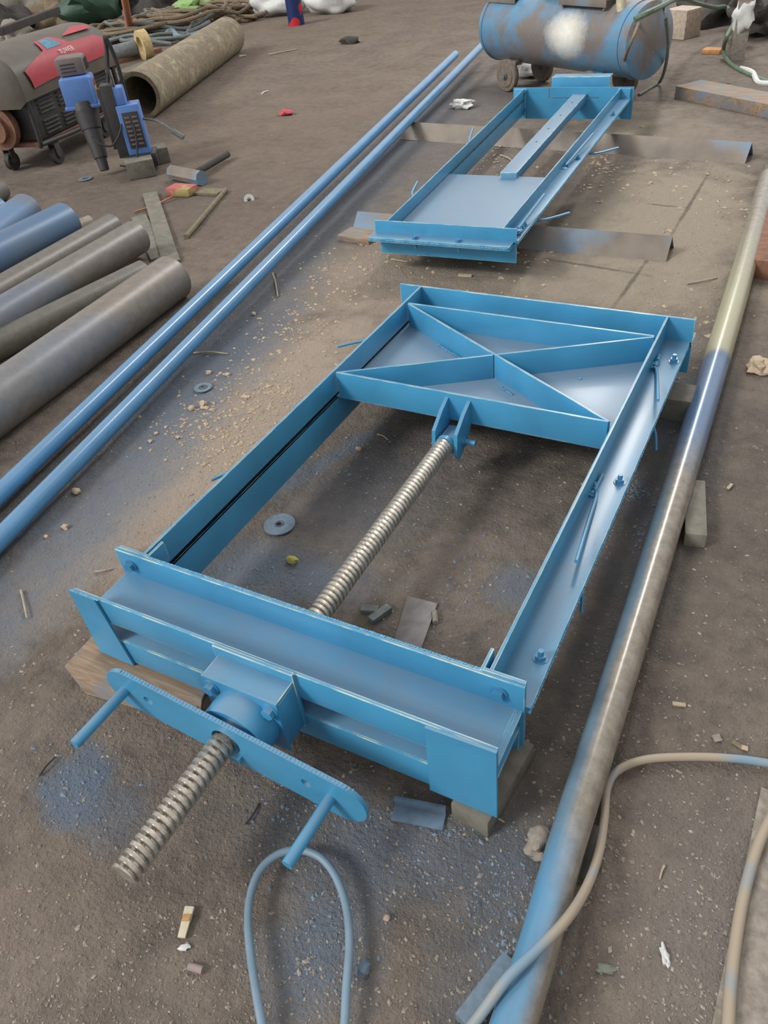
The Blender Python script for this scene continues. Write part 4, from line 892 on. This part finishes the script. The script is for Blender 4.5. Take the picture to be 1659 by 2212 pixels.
obj('stub', MB().cyl(at(408, 2087, .008), at(438, 2096, .008), .0075), simple('pinkish_stub', lin(150, 134, 130), .8), label='pinkish brown stub below the cloth strip', cat='stub')
obj('paper_scrap', MB().rock(at(1437, 2066, .006), .007, .018, .006, 51, 3, .8, .5), M_white, label='white twisted scrap on the ground in the lower right', cat='scrap')
obj('leaf', MB().rock(at(1308, 2092, .006), .018, .008, .004, 52, 3, .5, .4), simple('dull_green_leaf', lin(112, 118, 104), .8), label='dull green curled leaf right of the cable near the bottom', cat='leaf')
obj('pebble', MB().rock(at(835, 1983, .006), .007, .007, .006, 53, 2, .6), M_pale, label='pale pebble right of the hose loop', cat='pebble')
obj('paper_scrap', MB().rock(at(398, 2046, .004), .012, .006, .003, 54, 2, .8, .5), M_white, label='torn white flakes just below the cloth strip', cat='scrap')
obj('steel_ring', MB().tube([at(768 + 9 * math.cos(k / 2), 1656 + 7 * math.sin(k / 2), .006) for k in range(11)], .0022, 6, 3), M_ropeg, label='tiny bent ring on the ground below the head beam', cat='ring')
chip((1466, 1525), .030, .010, .25, M_twig, 'cigarette_stub', 'pale flat stub right of the long pipe, lower right', 'stub', .006)
chip((1576, 1053), .028, .010, 1.3, M_twig, 'wood_chip', 'pale chip right of the narrow block by the long pipe', 'chip', .006)
chip((1270 + 325, 1612), .030, .012, -.3, M_rope, 'paper_scrap', 'torn brown paper scrap by the cable at the right', 'paper', .003)
chip((1608, 1618), .014, .012, .1, M_pale, 'paper_scrap', 'pale square scrap touching the cable at the right', 'paper', .004)
chip((1548, 1597), .018, .018, .6, M_stone, 'bottle_cap', 'grey cap on the ground at the right, above the cable', 'cap', .005)
chip((1240 - 235, 597), .07, .022, .1, M_pale, 'wood_chip', 'pinkish chip between the two sluice gates', 'chip', .008)
chip((532, 521 + 340), .035, .016, .3, M_pale, 'wood_chip', 'brown chip beside the small grinding disc', 'chip', .006)
obj('yellow_foam', MB().rock(at(631, 1209, .010), .018, .012, .011, 44, 2, .6), simple('yellow_foam_mat', lin(170, 160, 84), .8), label='small yellow crumb of foam inside the large gate', cat='crumb')
obj('rubble_stone', MB().rock(at(1166, 1822, .018), .026, .034, .022, 45, 3, .6), M_stone, label='fist of grey rubble left of the long pipe near the bottom', cat='stone')
obj('rubble_stone', MB().rock(at(785, 2092, .010), .013, .016, .012, 46, 2, .6), M_disc, label='blue-grey pebble right of the hose loop', cat='stone')
obj('rubble_stone', MB().rock(at(1640, 790, .02), .040, .045, .028, 47, 3, .7), M_pale, label='pale knob of rubble right of the cream part of the long pipe', cat='stone')
tw = (((85, 1675), (120, 1635), 'dark twig left of the crank handle', M_dark), ((205, 1700 - 465), (243, 1228), 'pale twig at the left of the head beam', M_twig), ((45, 1275), (58, 1335), 'curved pale twig at the far left edge', M_twig), ((1040, 1766), (1090, 1776), 'pale sliver below the right end plate', M_twig), ((1235, 2 * 910 - 0), (1248, 1860), 'thin strand right of the near pipe', M_dark),
      ((412, 763), (492, 764), 'pale straw on blue-stained dirt right of the thin blue pipes', M_twig), ((1485, 612), (1550, 600), 'curved pale twig left of the long pipe, upper right', M_twig), ((1435, 1870), (1425, 1880 + 20), 'thin pale splinter right of the cable', M_twig), ((530, 1780), (560, 1735), 'dark wire scrap below the crank handle', M_dark), ((815, 938), (838, 950), 'pale splinter beside the left beam inside the large gate', M_twig),
      ((590, 590), (600, 640), 'thin twig right of the thin blue pipes', M_twig), ((1080, 335), (1110, 352), 'broken twig inside the small gate', M_twig), ((845, 560), (880, 566), 'bent twig in front of the small gate', M_twig), ((580, 118), (642, 106), 'pale stick on the dirt below the paint tin', M_twig), ((565, 203), (580, 196), 'tiny white stub beside the old pipe', M_white), ((517, 122), (532, 120), 'white cigarette end right of the old pipe', M_white))
for (a, b2, lb, mt) in tw:
    A = at(*a, .006); B = at(*b2, .006); d_ = B - A; n_ = Vector((-d_.y, d_.x, 0)) * R_.uniform(-.12, .12); r_ = .0022 + .0007 * A.length
    obj('twig', MB().tube([A, A.lerp(B, .5) + n_ + Vector((0, 0, .003)), B], r_, 6, 5, rr=.6), mt, label=lb, cat='twig')
st_px = ((142, 1140, 13, 'pale pebble at the far left, below the thin blue pipes'), (165, 1063, 16, 'two-lobed tan pebble near the lower thin pipe'), (452, 808, 11, 'pale pebble above the small grinding disc'), (493, 812, 10, 'tan pebble right of the one above the small disc'), (415, 886, 13, 'tan rubble below the small grinding disc'), (440, 878, 14, 'flat tan rubble right under the small grinding disc'), (338, 938, 8, 'pale pebble among the dirt by the lower thin pipe'), (385, 946, 9, 'second pale pebble further right by the lower thin pipe'), (325, 955, 8, 'pale pebble closest to the lower thin pipe'), (548, 680, 9, 'pebble on tan dirt above the grinding disc'), (775, 970, 11, 'reddish pebble inside the large gate'), (100, 1160, 8, 'small pebble low at the far left'))
for i, (x, y, r, lb) in enumerate(st_px):
    p = at(x, y, 0); s_ = r * .5 * (p - cam.location).length / F_PX * 1.15; obj('pebble', MB().rock((p.x, p.y, s_ * .45 + ground_z(p.x, p.y)), s_ * 1.15, s_ * .85, s_ * .7, 60 + i, 2, .5), M_pale, label=lb, cat='pebble')
# fine gravel, grit and slag strewn everywhere: nobody could count it
def grit(name, n_, mat, label, sampler, smin, smax, seed):
    rr = random.Random(seed); t = bmesh.new(); V = []; F = []
    base = [(1, .1, 0), (.1, .9, .1), (-.9, -.1, 0), (-.1, -.85, .05), (.1, .05, .75), (0, 0, -.4)]
    for i in range(n_):
        x, y = sampler(rr); d_ = math.hypot(x, y); s_ = rr.uniform(smin, smax) * (rr.random() ** 2 * 1.5 + .4) * (1 + .12 * d_); a = rr.uniform(0, 6.28); z = ground_z(x, y); k = len(V); e = rr.uniform(.5, 1.6)
        for bx, by, bz in base:
            bx *= e; V.append((x + (bx * math.cos(a) - by * math.sin(a)) * s_, y + (bx * math.sin(a) + by * math.cos(a)) * s_, z + bz * s_ * .8 + .0006))
        F += [(k + q_, k + (q_ + 1) % 4, k + 4) for q_ in range(4)] + [(k + (q_ + 1) % 4, k + q_, k + 5) for q_ in range(4)]
    me = bpy.data.meshes.new(name); me.from_pydata(V, [], F); me.materials.append(mat); o = bpy.data.objects.new(name, me); C.objects.link(o); o['label'] = label; o['category'] = 'grit'; o['kind'] = 'stuff'
def everywhere(rr):
    while True:
        p = at(rr.uniform(-20, 1680), 2230 - 2100 * rr.random() ** 1.15)
        if mnoise.noise(p * 1.7) + rr.uniform(-.5, .5) > -.1: return p.x, p.y
def around(cs):
    def f(rr):
        x, y, s_ = rr.choice(cs); p = at(x + rr.gauss(0, s_), y + rr.gauss(0, s_ * .7)); return p.x, p.y
    return f
grit('dark_grit', 9000, M_stone, 'fine grey grit strewn over the whole floor', everywhere, .0012, .0032, 1)
grit('pale_grit', 3800, simple('pale_grit_mat', lin(158, 149, 136), .9), 'pale specks of gravel strewn over the whole floor', everywhere, .0011, .0030, 2)
grit('tan_gravel', 1500, M_pale, 'tan gravel clusters by the left beam and the small grinding disc', around([(470, 900, 45), (540, 830, 50), (520, 960, 50), (600, 860, 40), (700, 620, 60), (420, 940, 60), (640, 720, 50)]), .0025, .006, 3)
grit('blue_grit', 2200, simple('blue_grit_mat', lin(112, 126, 138), .8), 'blue paint-dusted grit around the gate and the long pipe', around([(600, 1240, 60), (700, 2050, 70), (1090, 1930, 60), (1130, 2060, 45), (950, 1800, 70), (640, 1740, 60), (760, 1000, 60), (1000, 1250, 90), (1400, 1150, 40), (150, 1700, 60), (560, 1560, 60), (1380, 1060, 20)]), .0014, .004, 4)
grit('slag_crumbs', 700, M_twig, 'chips and crumbs around the small gate and the compressor', around([(780, 560, 45), (1080, 340, 40), (1130, 560, 60), (1290, 340, 25), (1420, 370, 60), (950, 600, 60), (1560, 440, 60), (1480, 700, 60), (1330, 400, 40)]), .004, .008, 5)
# repeats share a group phrase
GROUPS = {'angle_bar': 'steel angle bars under the small sluice gate', 'steel_pipe': 'thin blue pipes', 'timber': 'timbers propping the gates', 'flat_bar': 'flat bars under the thick pipe ends',
          'twig': 'twigs and splinters on the floor', 'pebble': 'pebbles on the floor', 'grinding_disc': 'worn grinding discs on the floor', 'clutter_heap': 'clutter behind the generator and the tangled heap',
          'rope_coil': 'tangled ropes and cables beyond the old pipe', 'cable_coil': 'tangled ropes and cables beyond the old pipe', 'hose_coil': 'tangled ropes and cables beyond the old pipe',
          'white_sack': 'white sacks by the paint tin', 'cloth_bundle': 'dark rags at the right edge', 'wood_block': 'loose wooden blocks', 'rubble_stone': 'lumps of rubble', 'wood_chip': 'wood chips on the floor',
          'paper_scrap': 'paper scraps on the floor', 'air_hose': 'hoses hanging over the compressor', 'power_cable': 'two-tone cables at the lower right'}
for o in bpy.data.objects:
    if o.parent is None and 'label' in o and 'group' not in o:
        k = o.name.split('.')[0]
        if k in GROUPS: o['group'] = GROUPS[k]
